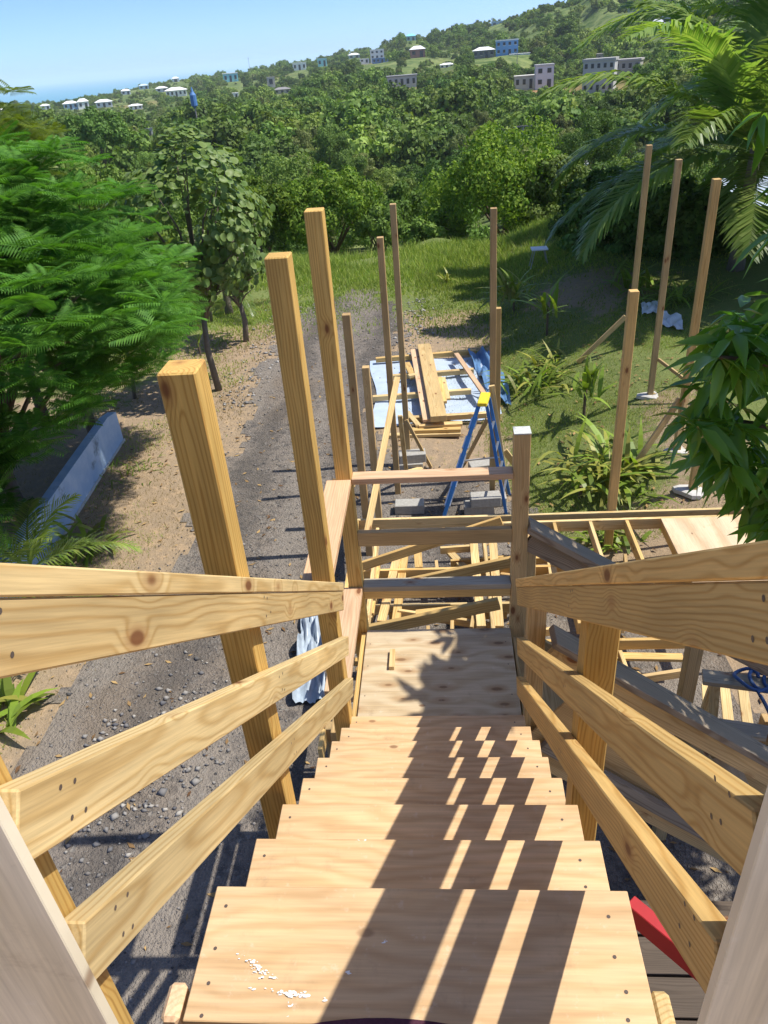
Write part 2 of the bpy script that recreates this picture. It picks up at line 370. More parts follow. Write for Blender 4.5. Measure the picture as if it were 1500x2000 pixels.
Fd = np.stack([ii[:-1, :-1], ii[1:, :-1], ii[1:, 1:], ii[:-1, 1:]], -1)[cell]
def gravel_mat():
    b = NB('crushed_stone'); g = b.n('NewGeometry'); P = g.outputs['Position']
    n1 = b.noise(P, .8, 4, .6); n2 = b.noise(P, 9, 4, .7); v = b.vor(P, 34.); v2 = b.vor(P, 90.)
    c = b.mix(n1, (.18, .155, .132), (.27, .228, .185)); c = b.mix(b.ss(n2, .42, .66), c, (.115, .103, .092))
    c = b.mix(b.math('MULTIPLY', b.ss(v.outputs['Color'], .72, .9), .7), c, (.27, .25, .22)); c = b.mix(b.math('MULTIPLY', b.ss(v2.outputs['Color'], .7, .95), .5), c, (.21, .185, .16))
    c = b.mix(b.math('MULTIPLY', b.ss(b.noise(P, .45, 3, .6), .5, .68), .65), c, (.215, .17, .125))
    sx = b.n('SeparateXYZ'); b.t.links.new(P, sx.inputs[0]); xx = b.math('ADD', sx.outputs[0], b.math('MULTIPLY_ADD', b.noise(P, .35, 3, .5), 1.3, -.65))
    rut = b.math('MULTIPLY', b.math('SINE', b.math('MULTIPLY_ADD', xx, 4.3, 1.2)), b.noise(P, 1.7, 4, .7)); c = b.mix(b.math('MULTIPLY', b.ss(rut, .1, .55), .6), c, (.085, .076, .068))
    c = b.mix(b.math('MULTIPLY', b.ss(rut, -.15, -.5), .55), c, (.27, .235, .195))
    b.bump(b.math('ADD', v.outputs['Distance'], b.math('MULTIPLY', v2.outputs['Distance'], .6)), .9, .02)
    return b.fin(c, .95, .1)
drv = np_mesh('driveway', np.stack([XX.ravel(), YY.ravel(), ZZ.ravel()], 1), Fd, gravel_mat(), None, True); drv['kind'] = 'structure'
# sea
sea_b = NB('sea_water'); _p = sea_b.n('NewGeometry').outputs['Position']
sea_b.bump(sea_b.noise(_p, .02, 4, .6), .2, 2.)
sea_m = sea_b.fin(sea_b.mix(sea_b.noise(_p, .0006, 3), (.015, .21, .33), (.03, .30, .38)), .35, .4)
sv = [(-50000, 700, -60), (50000, 700, -60), (50000, 55000, -60), (-50000, 55000, -60)]
sea = mesh_obj('sea', sv, [(0, 1, 2, 3)], sea_m); sea['kind'] = 'structure'

# loose stones on the driveway (uncountable)
def rocks(name, pts, sizes, mat, label, cat):
    base = np.array([(1, 0, 0), (-1, 0, 0), (0, 1, 0), (0, -1, 0), (0, 0, .7), (0, 0, -.5)], float)
    fs = np.array([(0, 2, 4), (2, 1, 4), (1, 3, 4), (3, 0, 4), (2, 0, 5), (1, 2, 5), (3, 1, 5), (0, 3, 5)])
    n = len(pts); B = base[None]*rng.uniform(.55, 1.25, (n, 6, 1)); a = rng.uniform(0, 6.28, n)
    ca, sa = np.cos(a)[:, None], np.sin(a)[:, None]
    V = np.stack([B[..., 0]*ca-B[..., 1]*sa, (B[..., 0]*sa+B[..., 1]*ca)*rng.uniform(.6, 1, (n, 1)), B[..., 2]], -1)*sizes[:, None, None]+pts[:, None]
    Fs = (fs[None]+6*np.arange(n)[:, None, None]).reshape(-1, 3)
    return tag(np_mesh(name, V.reshape(-1, 3), Fs, mat), label, cat, None, 'stuff')
def stone_mat(name, a, c):
    b = NB(name); i = b.n('NewGeometry').outputs['Random Per Island']; return b.fin(b.mix(i, a, c), .9, .15)
n = 42000; px = rng.uniform(-5, 1.2, n); py = rng.uniform(2.2, 19, n)**1.0
keep = (drive_in(px, py)+rng.normal(0, .25, n)) > 0; px, py = px[keep], py[keep]; sz = rng.lognormal(-5.0, .6, len(px))
rocks('gravel', np.stack([px, py, ground(px, py)+.014], 1), np.clip(sz, .004, .05), stone_mat('gravel_stone', (.06, .06, .06), (.30, .27, .24)), 'loose grey gravel scattered over the dark driveway', 'gravel')
n = 420; px = rng.normal(-2.75, .35, n); py = rng.normal(4.55, .55, n); sz = np.clip(rng.lognormal(-3.75, .45, n), .01, .06)
rocks('crushed_rock', np.stack([px, py, ground(px, py)+.02], 1), sz, stone_mat('crushed_rock_stone', (.10, .10, .11), (.40, .37, .32)), 'patch of larger crushed rock beside the foot of the stairs', 'gravel')
n = 900; px = rng.normal(-.55, .25, n)+rng.choice([-3.2, 0], n); py = rng.uniform(12.5, 19, n); sz = np.clip(rng.lognormal(-3.9, .5, n), .008, .06)
rocks('stone_edging', np.stack([px, py, ground(px, py)+.015], 1), sz, stone_mat('edging_stone', (.16, .155, .15), (.42, .40, .37)), 'pale loose stones along both edges of the far driveway', 'gravel')

n = 1500; px = rng.uniform(-5.2, 4, n); py = rng.uniform(2.5, 15, n); pz = ground(px, py)+.022; a = rng.uniform(0, 6.28, n); l = rng.uniform(.015, .06, n)
dx, dy = np.cos(a)*l, np.sin(a)*l; tl = rng.uniform(-.012, .02, n); V = np.stack([np.stack([px-dx, py-dy, pz], 1), np.stack([px-dy*.35, py+dx*.35, pz+tl], 1), np.stack([px+dx, py+dy, pz+.004], 1), np.stack([px+dy*.35, py-dx*.35, pz+tl*.5], 1)], 1).reshape(-1, 3)
tag(np_mesh('leaf_litter', V, np.arange(4*n).reshape(-1, 4), stone_mat('dry_leaf', (.10, .05, .025), (.42, .28, .12))), 'dry fallen leaves scattered over the gravel and verge', 'leaves', None, 'stuff')
# grass blades (uncountable)
def blades(name, x, y, h, wd, mat, label):
    n = len(x); z = ground(x, y)-.01; a = rng.uniform(0, 6.28, n); lx, ly = rng.normal(0, .4, n)*h, rng.normal(0, .4, n)*h
    dx, dy = np.cos(a)*wd, np.sin(a)*wd
    V = np.stack([np.stack([x-dx, y-dy, z], 1), np.stack([x+dx, y+dy, z], 1), np.stack([x+lx, y+ly, z+h], 1)], 1).reshape(-1, 3)
    return tag(np_mesh(name, V, np.arange(3*n).reshape(-1, 3), mat), label, 'grass', None, 'stuff')
def patchy(x, y): return np.sin(x*1.9+1.3*np.sin(y*1.1))+np.sin(y*1.6+x*.7)+np.sin(x*5.1-y*3.7)*.6
n = 90000; x = rng.uniform(-.6, 9, n); y = rng.uniform(8, 25, n)
k = (drive_in(x, y) < -.1) & (patchy(x, y)+rng.normal(0, .9, n)+1.2*sms(y, 17, 20)-1.3*sms(x, 2.6, 3.4)*(y < 14) > 0) & (x < 3.5+sms(y, 12, 20)*5); x, y = x[k], y[k]
blades('lawn', x, y, rng.uniform(.03, .09, len(x))+.10*sms(y, 18, 23)*rng.uniform(.3, 1, len(x)), .006+.012*sms(y, 10, 22), L_GRASS, 'short green lawn on the bank right of the driveway')
n = 80000; x = rng.uniform(.7, 5.2, n); y = rng.uniform(7.7, 15, n); k = (drive_in(x, y) < -.05) & (patchy(x*1.4+2, y*1.3)+rng.normal(0, .8, n)+.5-1.6*sms(x, 2.7, 3.4)*(y < 12.5) > 0); x, y = x[k], y[k]
blades('bank_grass', x, y, rng.uniform(.02, .065, len(x)), .005, L_GRASS, 'short grass between the strap leaved plants on the bank')
n = 26000; x = rng.uniform(.7, 6, n); y = rng.uniform(7.7, 19, n); k = (drive_in(x, y) < -.05) & (patchy(x*1.1-3, y*1.2)+rng.normal(0, .8, n) > .4); x, y = x[k], y[k]
blades('dry_bank_grass', x, y, rng.uniform(.015, .055, len(x)), .006, L_DRYG, 'dry straw coloured grass on the bank below the palms')
n = 60000; x = rng.uniform(-6, 4, n); y = rng.uniform(15.5, 25.5, n); k = (patchy(x*.7, y*.8)+rng.normal(0, .8, n)+.8 > 0) & (rng.uniform(0, 1, n) < sms(y, 15.5, 20.5)); x, y = x[k], y[k]
blades('tall_grass', x, y, rng.uniform(.08, .3, len(x))*(.4+.8*sms(y, 19, 24)), .016, L_GRASS, 'taller green grass at the end of the driveway')
n = 36000; x = rng.uniform(-7.5, -3.4, n); y = rng.uniform(4.5, 20, n); k = (drive_in(x, y) < .1) & (patchy(x*1.3, y*1.2)+rng.normal(0, .7, n) > .35); x, y = x[k], y[k]
blades('dry_verge_grass', x, y, rng.uniform(.015, .06, len(x)), .006+.006*sms(y, 8, 16), L_DRYG, 'sparse dry grass on the tan verge left of the driveway')
n = 42000; x = rng.uniform(-7.5, -3.4, n); y = rng.uniform(4.5, 20, n); k = (drive_in(x, y) < 0) & (patchy(x*1.3+4, y*1.2)+rng.normal(0, .5, n)+1.4*sms(y, 12, 17)-.3*(x > -4.0) > .8); x, y = x[k], y[k]
blades('verge_grass', x, y, rng.uniform(.02, .07, len(x)), .006+.006*sms(y, 8, 16), L_GRASS, 'green grass tufts on the tan verge left of the driveway')

# ================================================================== STAIRCASE
TZ, TY, RUN, RISE, HW = -1.588, .979, .2608, .2011, .457
st = thing('wooden_staircase', 'new pine staircase with handrails descending to a plywood landing in the centre', 'staircase', (0, 2, GZ))
SCREW = plain('screw_metal', (.10, .075, .06), .5, .2, 40)
def screws(parent, pts, r=.0042):
    V = []; Fc = []
    for (x, y, z) in pts:
        b0 = len(V)
        for k in range(7): V.append((x+math.cos(k*.9)*r, y+math.sin(k*.9)*r, z))
        Fc.append(tuple(range(b0, b0+7)))
    o = mesh_obj('screw_heads', V, Fc, SCREW); o['kind'] = 'stuff'; return place(o, Matrix.Identity(4), parent)
WHITE_SPOT = plain('spattered_white_paint', (.75, .74, .72), .6, .1, 30)
treads = []
for i in range(8):
    y1 = TY+i*RUN; y0 = y1-RUN-.02 if i else .70; z = TZ-i*RISE; dx = rnd.uniform(-.004, .004)
    t = box('tread', (-HW+dx, y0, z-.03), (HW+dx, y1, z), PLY_T, st, .002); treads.append(t)
    pts = []
    for sx in (-1, 1):
        ox = .035 if sx < 0 else .052
        for q in (.055, .15, .23) if i else (.05, .14, .2, .26): pts.append((sx*(HW-ox)+rnd.uniform(-.006, .006), y1-q*(.9 if i else 1)+rnd.uniform(-.01, .01), z+.0008))
    screws(t, pts)
    if i: box('riser', (-HW+.02, y0+.001, z), (HW-.02, y0+.019, z+RISE-.031), PLY_T, st, .002)
def splash(name, parent, cx, cy, z, n, sx, sy, ang):
    V = []; Fc = []
    for k in range(n):
        u, v_ = rnd.gauss(0, sx), rnd.gauss(0, sy); x = cx+u*math.cos(ang)-v_*math.sin(ang); y = cy+u*math.sin(ang)+v_*math.cos(ang)
        r0 = abs(rnd.gauss(.0008, .0009))+.0004; b0 = len(V)
        for j in range(7): a = j*.9; rr = r0*rnd.uniform(.6, 1.3); V.append((x+math.cos(a)*rr*2.0, y+math.sin(a)*rr, z+k*.00006))
        Fc.append(tuple(range(b0, b0+7)))
    o = mesh_obj(name, V, Fc, WHITE_SPOT); o['kind'] = 'stuff'; return place(o, Matrix.Identity(4), parent)
for (px_, py_, n_, sx_, sy_, an) in [(505, 1893, 60, .022, .005, -.5), (570, 1942, 46, .035, .003, -.1), (568, 1965, 8, .003, .014, 0), (751, 1838, 5, .003, .003, 0), (680, 1900, 3, .002, .003, 0), (705, 1640, 4, .008, .002, .1)]:
    q = onZ(px_, py_, TZ); splash('paint_spatter', treads[0], q.x, q.y, TZ+.001, n_, sx_, sy_, an)
# saw-tooth stringers
for sx in (-1, 1):
    prof = []
    for i in range(8):
        y1 = TY+i*RUN; z = TZ-i*RISE-.031
        prof += [(y1-RUN+.0, z), (y1-.005, z)]
    low = [(TY+7*RUN, TZ-8*RISE-.12), (TY-RUN, TZ-.031-.30)]
    prof += low; x0, x1 = (sx*.40, sx*.438); nP = len(prof)
    V = [(x0, y, z) for y, z in prof]+[(x1, y, z) for y, z in prof]
    Fc = [tuple(range(nP)), tuple(range(2*nP-1, nP-1, -1))]+[(k, k+nP, (k+1) % nP+nP, (k+1) % nP) for k in range(nP)]
    place(mesh_obj('stringer', V, Fc, PINE), Matrix.Identity(4), st)
# landing
LZ = TZ-8*RISE; LY0, LY1 = TY+7*RUN+.0, 3.735
land = box('landing_deck', (-HW, LY0-.05, LZ-.02), (HW+.01, LY1, LZ), PLY_L, st, .002)
screws(land, [(sx*(HW-.03), y, LZ+.0008) for sx in (-1, 1) for y in (2.95, 3.15, 3.4, 3.6)])
box('wood_offcut', (-.295, 3.36, LZ+.001), (-.262, 3.52, LZ+.03), PINE_P, st, .002, 'y')
for y in (LY0+.02, 3.25, 3.70): box('landing_joist', (-HW+.02, y-.019, LZ-.165), (HW-.02, y+.019, LZ-.021), PINE, st)
for sx in (-1, 1): box('landing_joist', (sx*HW-.019*(1-sx)-.0 if sx < 0 else HW-.036, LY0-.02, LZ-.165), (sx*HW+.036 if sx < 0 else HW+.002, LY1, LZ-.022), PINE, st, .003, 'y')
# posts of the staircase: (x0, x1, y0, y1, top, base, material)
def vpost(name, x0, x1, y0, y1, top, base, mat, parent): return box(name, (x0, y0, base), (x1, y1, top), mat, parent, .004, 'z')
PB = GZ-.05
vpost('post', -.541, -.452, 1.534, 1.625, -.568, PB, PINE_Y, st)
vpost('post', -.541, -.452, 2.748, 2.838, -.600, PB, PINE_Y, st)
vpost('post', -.545, -.456, 3.738, 3.828, -.613, PB, PINE_Y, st)
vpost('post', -.541, -.452, .500, .588, -.42, PB, PINE_Y, st)
vpost('post', .452, .541, 1.556, 1.645, -1.27, PB, PINE_Y, st)
vpost('post', .452, .541, .500, .588, -.42, PB, PINE_Y, st)
vpost('post', .470, .559, 2.888, 2.976, -2.28, PB, PINE_F, st)
jp = vpost('post', .468, .560, 3.738, 3.828, -1.83, PB, PINE_F, st)
place(mesh_obj('post_cap', [(a*.047+.514, b_*.047+3.783, c) for c in (-1.8295, -1.823) for a, b_ in ((-1, -1), (1, -1), (1, 1), (-1, 1))], [(0, 3, 2, 1), (4, 5, 6, 7), (0, 1, 5, 4), (1, 2, 6, 5), (2, 3, 7, 6), (3, 0, 4, 7)], plain('galvanised_cap', (.55, .56, .52), .45, .3, 60)), Matrix.Identity(4), st)
# sloping handrails: z at Y = 1.5 of the upper edges, slope -0.769
SLP = -.7696
def slope_rail(name, side, ztop, depth_v, y0, y1, x_in, x_out, mat):
    zc = lambda y: ztop-depth_v/2+SLP*(y-1.5)
    W = depth_v*math.cos(math.atan(SLP)); xc = side*(x_in+x_out)/2
    return board(name, (xc, y0, zc(y0)), (xc, y1, zc(y1)), W, x_out-x_in, mat, st, (0, 0, 1), .003)
slope_rail('handrail_cap', -1, -1.103, .049, .515, 2.80, .408, .451, PINE_P)
slope_rail('handrail', -1, -1.1530, .114, .515, 2.775, .412, .450, PINE_P)
slope_rail('guard_rail', -1, -1.432, .116, .515, 2.76, .412, .450, PINE_P)
slope_rail('guard_rail', -1, -1.704, .118, .515, 2.74, .412, .450, PINE_P)
slope_rail('handrail_cap', 1, -1.102, .049, .515, 2.93, .408, .562, PINE)
slope_rail('handrail', 1, -1.1525, .110, .515, 2.905, .412, .450, PINE)
slope_rail('guard_rail', 1, -1.464, .114, .515, 2.83, .412, .450, PINE)
slope_rail('guard_rail', 1, -1.722, .118, .515, 2.80, .412, .450, PINE)
for side in (-1, 1):     # nail heads on the rails' inner faces
    pts = []
    for zt in (-1.2, -1.49, -1.76):
        for y in (.60, .63, 1.58, 1.61, 2.7):
            for q in (-.028, .028): pts.append((y+rnd.uniform(-.01, .01), zt+q+SLP*(y-1.5)))
    V = []; Fc = []
    for (y, z) in pts:
        b0 = len(V); V += [(side*.4115, y+math.cos(k*.9)*.0042, z+math.sin(k*.9)*.0042) for k in range(7)]; Fc.append(tuple(range(b0, b0+7)))
    o = mesh_obj('nail_heads', V, Fc, SCREW); o['kind'] = 'stuff'; place(o, Matrix.Identity(4), st)
# landing guard: across the far side
box('landing_rail', (-.455, 3.735, -2.107), (.467, 3.826, -2.069), PINK, st)
box('landing_rail', (-.455, 3.74, -2.542), (.467, 3.778, -2.444), PINE_F, st)
box('landing_rail', (-.455, 3.735, -2.885), (.467, 3.826, -2.845), GREYW2, st)
box('landing_rail', (-.455, 3.745, -2.950), (.467, 3.783, -2.887), PINE, st)
# along the left side
box('landing_side_rail', (-.60, 2.70, -2.110), (-.458, 3.736, -2.070), PINK, st, .003, 'y')
box('landing_side_rail', (-.59, 2.842, -2.885), (-.458, 3.736, -2.845), PINK, st, .003, 'y')
box('landing_side_rail', (-.59, 2.842, -3.30), (-.548, 3.90, -3.16), PINE_F, st, .003, 'y')
# short upright studs beside the top tread
for sx in (-1, 1):
    q = onX(345, 1915, -.50) if sx < 0 else onX(1282, 1932, .49)
    box('stud', (sx*.495-.019, q.y-.075, -2.4), (sx*.495+.019, q.y, q.z), PINK if sx < 0 else PINE_P, st, .008, 'z')

# house the stairs start from: doorway wall sheets and floor
hs = thing('house_doorway', 'pale plywood wall sheets either side of the doorway at the bottom corners', 'wall', (0, .4, GZ))
for sx in (-1, 1):
    a, b_ = (-1.65, -.392) if sx < 0 else (.392, 1.65)
    sh = box('plywood_sheet', (a, .479, -2.9), (b_, .497, .75), PLY_W, hs, .0015, 'z')
    box('wall_stud', ((-.95 if sx < 0 else .912), .375, -1.58), ((-.912 if sx < 0 else .95), .477, .75), PINE_P, hs, .003, 'z')
box('floor_sheet', (-1.65, -1.6, TZ-.03), (1.65, .465, TZ), PLY_T, hs, .002)
mv = []; nM = 26
for k in range(nM+1):
    t = math.pi*k/nM; mv.append((-.05+math.cos(t)*.36, .46+max(0, math.sin(t))**.6*.250))
V = [(x, y, TZ+.002) for x, y in mv]+[(x, y, TZ+.011) for x, y in mv]; k_ = len(mv)
mat_m = plain('doormat_fabric', (.075, .03, .045), .95, .5, 60, .05, 0, .8)
dm = mesh_obj('doormat', V, [tuple(range(k_, 2*k_)), tuple(range(k_-1, -1, -1))]+[(i, (i+1) % k_, (i+1) % k_+k_, i+k_) for i in range(k_)], mat_m)
tag(dm, 'dark purple half round doormat at the very bottom edge', 'doormat')

# second flight, turning right from the landing down to the deck
fl = thing('lower_stair_flight', 'second flight in grey weathered boards descending rightwards from the landing', 'staircase', (1.4, 3.3, GZ))
FS = .262
for i in range(6):
    x0 = HW+.02+i*FS; z = LZ-.2*(i+1)
    box('tread', (x0, 2.90, z-.03), (x0+FS+.02, 3.70, z), PLY_T if i % 2 else PINE_F, fl, .003, 'y')
    box('riser', (x0, 2.92, z+.001), (x0+.018, 3.68, z+.168), PINE_F, fl, .002, 'y')
def flight_board(name, y0, y1, xa, za, xb, zb, vd, mat): 
    a = math.atan2(zb-za, xb-xa); return board(name, (xa, (y0+y1)/2, za-vd/2), (xb, (y0+y1)/2, zb-vd/2), vd*math.cos(a), y1-y0, mat, fl, (0, 0, 1))
flight_board('handrail_cap', 3.70, 3.84, .562, -2.415, 2.35, -3.60, .048, GREYW)
flight_board('handrail', 3.745, 3.783, .562, -2.466, 2.35, -3.651, .15, GREYW)
flight_board('handrail_cap', 2.74, 2.885, .580, -2.44, 2.35, -3.765, .048, GREYW)
flight_board('handrail', 2.78, 2.818, .565, -2.481, 2.35, -3.816, .15, PINE_F)
flight_board('stringer', 2.86, 2.898, .565, -3.20, 2.35, -4.55, .28, PINE_F)
flight_board('stringer', 3.705, 3.735, .565, -3.20, 2.35, -4.55, .28, PINE_F)
a_, b_ = onY(1180, 1505, 2.80), onY(1450, 1655, 2.80)
s_ = (b_.z-a_.z)/(b_.x-a_.x); flight_board('guard_rail', 2.78, 2.818, .562, a_.z+s_*(.562-a_.x), 2.35, a_.z+s_*(2.35-a_.x), .105, GREYW)
flight_board('side_panel', 2.842, 2.856, .565, -2.78, 2.28, -4.03, .62, PINE_F)
for y in (2.82, 3.785): vpost('post', 2.30, 2.39, y-.045, y+.045, -3.4, PB, PINE_F, fl)
vpost('post', 1.62, 1.71, 3.745, 3.834, -3.0, PB, PINE_F, fl)

SHADEW = wood('shade_toned_wood', (.10, .075, .055), (.06, .042, .03), .009, .6)  # near-black brown: the shade under the stairs is put into the plank colour
lo_p = thing('lower_platform', 'plank platform below the stairs on the right, shade painted into its dark brown', 'platform', (1.4, 1.6, GZ))
for k in range(9): box('plank', (.62, .72+.215*k, -4.42+.003*(k % 3)), (2.9, .72+.215*k+.20, -4.38+.003*(k % 3)), SHADEW, lo_p)
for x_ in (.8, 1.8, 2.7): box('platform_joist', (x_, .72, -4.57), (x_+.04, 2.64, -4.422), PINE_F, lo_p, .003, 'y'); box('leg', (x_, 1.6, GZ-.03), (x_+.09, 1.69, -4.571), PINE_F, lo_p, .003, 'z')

# ================================================================== LOWER DECK FRAME
DZ = -4.75
dk = thing('deck_frame', 'unfinished pine deck frame of joists and beams below and right of the landing', 'deck', (1.5, 6, GZ))
box('rim_beam', (-1.0, 7.555, DZ-.14), (4.6, 7.594, DZ), PINE_P, dk)
box('rim_beam', (.62, 7.39, DZ-.137), (4.6, 7.43, DZ+.004), PINE_P, dk)
box('rim_beam', (-1.02, 4.1, DZ-.14), (-.98, 7.55, DZ), PINE, dk, .003, 'y')
for i in range(9):
    xj = -.74+.41*i
    if i in (1, 2): continue
    box('joist', (xj-.019, 5.6 if i > 3 else 4.4, DZ-.143), (xj+.019, 7.388, DZ-.003), PINE if i % 3 else PINE_P, dk, .003, 'y')
for j, (y, xa, xb, dz) in enumerate([(6.78, -.96, 4.4, -.03), (6.2, -.96, 1.9, -.07), (5.58, -.96, 4.4, -.05), (4.9, -.96, 1.9, -.02), (4.38, -.96, 2.0, -.03)]):
    box('cross_beam', (xa, y-.019, DZ-.145+dz-.12), (xb, y+.019, DZ-.145+dz), (PINE, PINE_P, PINE, PINK, PINE)[j], dk)
box('plywood_panel', (2.50, 6.0, DZ+.006), (3.75, 7.36, DZ+.024), PLY_D, dk, .002, 'y')
for (x, y) in ((-1.0, 5.3), (.78, 5.3), (.95, 4.35), (-.95, 4.35), (2.6, 4.4)): vpost('post', x-.045, x+.045, y-.045, y+.045, -3.55 if y > 5 and x > 0 else DZ-.0, PB, PINE_F, dk)
for (pa, pb, y) in [((700, 1100), (980, 1008), 6.2), ((752, 1140), (1010, 1085), 5.35), ((718, 1222), (975, 1168), 4.45)]:
    A, B = onY(*pa, y), onY(*pb, y); board('diagonal_brace', A-Vector((0, 0, .05)), B-Vector((0, 0, .05)), .10, .038, PINE, dk, (0, 0, 1))
for j, (pa, pb, z) in enumerate([((775, 1090), (745, 1215), -4.95), ((735, 1105), (722, 1200), -4.9), ((925, 1060), (940, 1225), -4.85), ((962, 1050), (975, 1225), -4.86), ((815, 1070), (818, 1110), -4.95), ((875, 1075), (940, 1145), -5.1), ((1075, 1090), (1090, 1180), -4.95), ((790, 1085), (772, 1225), -4.98)]):
    A, B = onZ(*pa, z), onZ(*pb, z); board('spacer_board', A, B, .09, .038, (PINE_P, PINE, PINE_P)[j % 3], dk, (1, 0, 0))
for j, (pa, pb, z) in enumerate([((850, 1205), (990, 1200), -5.15), ((700, 1195), (800, 1190), -5.2), ((880, 1100), (990, 1092), -5.1), ((860, 1075), (930, 1070), -5.05), ((1040, 1095), (1130, 1090), -5.0)]):
    A, B = onZ(*pa, z), onZ(*pb, z); board('bracing_board', A, B, .09, .038, (PINE, PINE_P)[j % 2], dk, (0, 0, 1))

for j in range(36):
    z = rnd.uniform(-5.25, -4.9); x_, y_ = rnd.uniform(-.85, 2.1), rnd.uniform(4.5, 7.2); a = rnd.choice([rnd.gauss(0, .12), rnd.gauss(1.57, .12), rnd.gauss(.4, .2)]); l = rnd.uniform(.35, 1.2)/2
    board('scrap_board', (x_-math.cos(a)*l, y_-math.sin(a)*l, z), (x_+math.cos(a)*l, y_+math.sin(a)*l, z+rnd.uniform(-.06, .06)), .088, .037, (PINE, PINE_P, PINE_F)[j % 3], dk, (0, 0, 1) if j % 3 else (1, 1, 0))
for j, x_ in enumerate((-.55, -.15, .3, .62)): vpost('stud', x_-.019, x_+.019, 6.17-.3*j, 6.26-.3*j, DZ-.30, PB, (PINE, PINE_F)[j % 2], dk)

# sawhorse with a coiled blue cord, right edge
sw = onZ(1400, 1330, -4.25)
sh = thing('sawhorse', 'grey wooden sawhorse draped with blue cord at the right edge', 'sawhorse', (sw.x+.35, sw.y-.05, GZ))
A, B = onZ(1372, 1322, -4.22), onZ(1600, 1352, -4.22)
board('top_board', A, B, .14, .04, GREYW2, sh, (0, 1, 0))
board('shelf_board', A+Vector((.02, -.12, -.38)), B+Vector((0, -.12, -.38)), .14, .04, GREYW2, sh, (0, 1, 0))
for t, sy in ((.12, -1), (.12, 1), (.85, -1), (.85, 1)):
    p = A.lerp(B, t)-Vector((0, 0, .02)); q = p+Vector((.02, sy*.24, 0)); q.z = GZ; board('leg', p, q, .07, .036, PINE_P, sh, (1, 0, 0))
for k in range(3):
    p = onZ(1390+k*38, 1395+k*6, -4.75); board('leg_brace', p+Vector((-.05, -.1, 0)), p+Vector((.1, .42, -.1)), .08, .03, PINE_P, sh, (1, 0, 0))
pts = [];
for k in range(70):
    t = k/69; p = A.lerp(B, .35+.45*t); a = t*22; pts.append(p+Vector((math.cos(a)*.11, math.sin(a)*.10, .045+.02*math.sin(a*2.3))))
for k in range(14):
    t = k/13; p = A.lerp(B, .42+.35*t)+Vector((0, -.12-.06*math.sin(t*3), .03-.62*t**1.3)); pts.append(p)
V, Fc = tube(pts, [.014]*len(pts), 7)
tag(mesh_obj('blue_cord', V, Fc, plain('blue_rubber', (.05, .11, .26), .5, .2, 20), None, True), 'coiled blue cord lying on the sawhorse at the right edge', 'cord')
rp0, rp1 = onZ(1238, 1780, -2.75), onZ(1400, 1915, -2.75)
rb = thing('red_beam', 'red painted beam seen below the right handrail, near the top tread', 'beam', (rp1.x, rp1.y, -2.9))
dv = (rp1-rp0).normalized(); board('beam_body', rp0-dv*.02, rp1+dv*.5, .10, .05, plain('red_paint', (.38, .025, .03), .5, .25, 9), rb, (0, 0, 1))

# ================================================================== LOOSE POSTS
def post_thing(label, px_, py_, Y, mat, wd=.086, lean=0., foot=None):
    p = onY(px_, py_, Y); g = gz(p.x, Y)
    return post_at(label, p, g, mat, wd)
def post_at(label, p, g, mat, wd):
    o = board('wooden_post', (p.x, p.y, g-.05), (p.x, p.y, p.z), wd, wd, mat, None, (1, 0, 0), .004)
    return tag(o, label, 'post', 'timber posts standing round the deck')
POSTS = {}
for key, px_, py_, Y, wd, mt, lab in [
    ('D', 676, 613, 7.75, .086, PINE_F, 'tallish post just right of the blank corner post, first beyond the landing on the left'),
    ('E', 714, 716, 8.4, .086, PINE_F, 'shortest of the left posts beyond the landing, top level with the tarp'),
    ('F', 742, 463, 9.3, .08, PINE_F, 'tall slim post in front of the far driveway, left of the tallest one there'),
    ('G', 767, 398, 10.15, .08, PINE_F, 'tallest slim post left of the lumber pile, ending on concrete blocks'),
    ('H', 964, 406, 9.1, .075, PINE_F, 'tall slim post right of the lumber pile behind the ladder'),
    ('I', 973, 601, 9.55, .075, PINE, 'shorter slim post close against the tall one behind the ladder'),
    ('K', 1238, 567, 7.66, .092, PINE, 'stout post rising from the long double beam on the right'),
    ('L', 1268, 283, 13.0, .085, PINE_F, 'tall thin post left of three in front of the coconut palm'),
    ('M', 1326, 311, 10.9, .078, PINE_F, 'tall thin post in the middle of three in front of the palm'),
    ('N', 1400, 349, 9.15, .085, PINE, 'tall thin post nearest the palm trunk, right of three'),
    ('O', 1396, 690, 8.35, .085, PINE, 'post whose top hides in the mango leaves, standing on white concrete')]:
    POSTS[key] = post_thing(lab, px_, py_, Y, mt, wd)
CONC = plain('concrete', (.52, .50, .46), .9, .25, 9, .1, 0, .4)
def slab(name, label, c, r0, h, mat, cat):
    V = []; k = 14
    for z, s in ((-.03, 1.05), (h*.6, 1.), (h, .8)):
        for j in range(k): a = 2*math.pi*j/k; rr = r0*s*(1+.22*math.sin(3*a+r0*40)+.1*math.sin(7*a)); V.append((c[0]+math.cos(a)*rr*1.3, c[1]+math.sin(a)*rr, c[2]+z))
    Fc = [(i*k+j, i*k+(j+1) % k, (i+1)*k+(j+1) % k, (i+1)*k+j) for i in (0, 1) for j in range(k)]+[tuple(range(2*k, 3*k))]
    return tag(mesh_obj(name, V, Fc, mat), label, cat)
for key, r0, lab in (('M', .13, 'rough concrete pad round the middle one of the three thin posts'), ('O', .15, 'white concrete pad at the foot of the post under the mango leaves'), ('N', .11, 'rough concrete pad at the foot of the right one of three posts')):
    o = POSTS[key]; x, y = o.location.x, o.location.y; slab('concrete_footing', lab, (x, y, gz(x, y)), r0, .03, CONC, 'footing')
def plank(label, A, B, W, T, mat, name='loose_board', cat='board', wdir=(0, 0, 1), group=None): return tag(board(name, A, B, W, T, mat, None, wdir), label, cat, group)
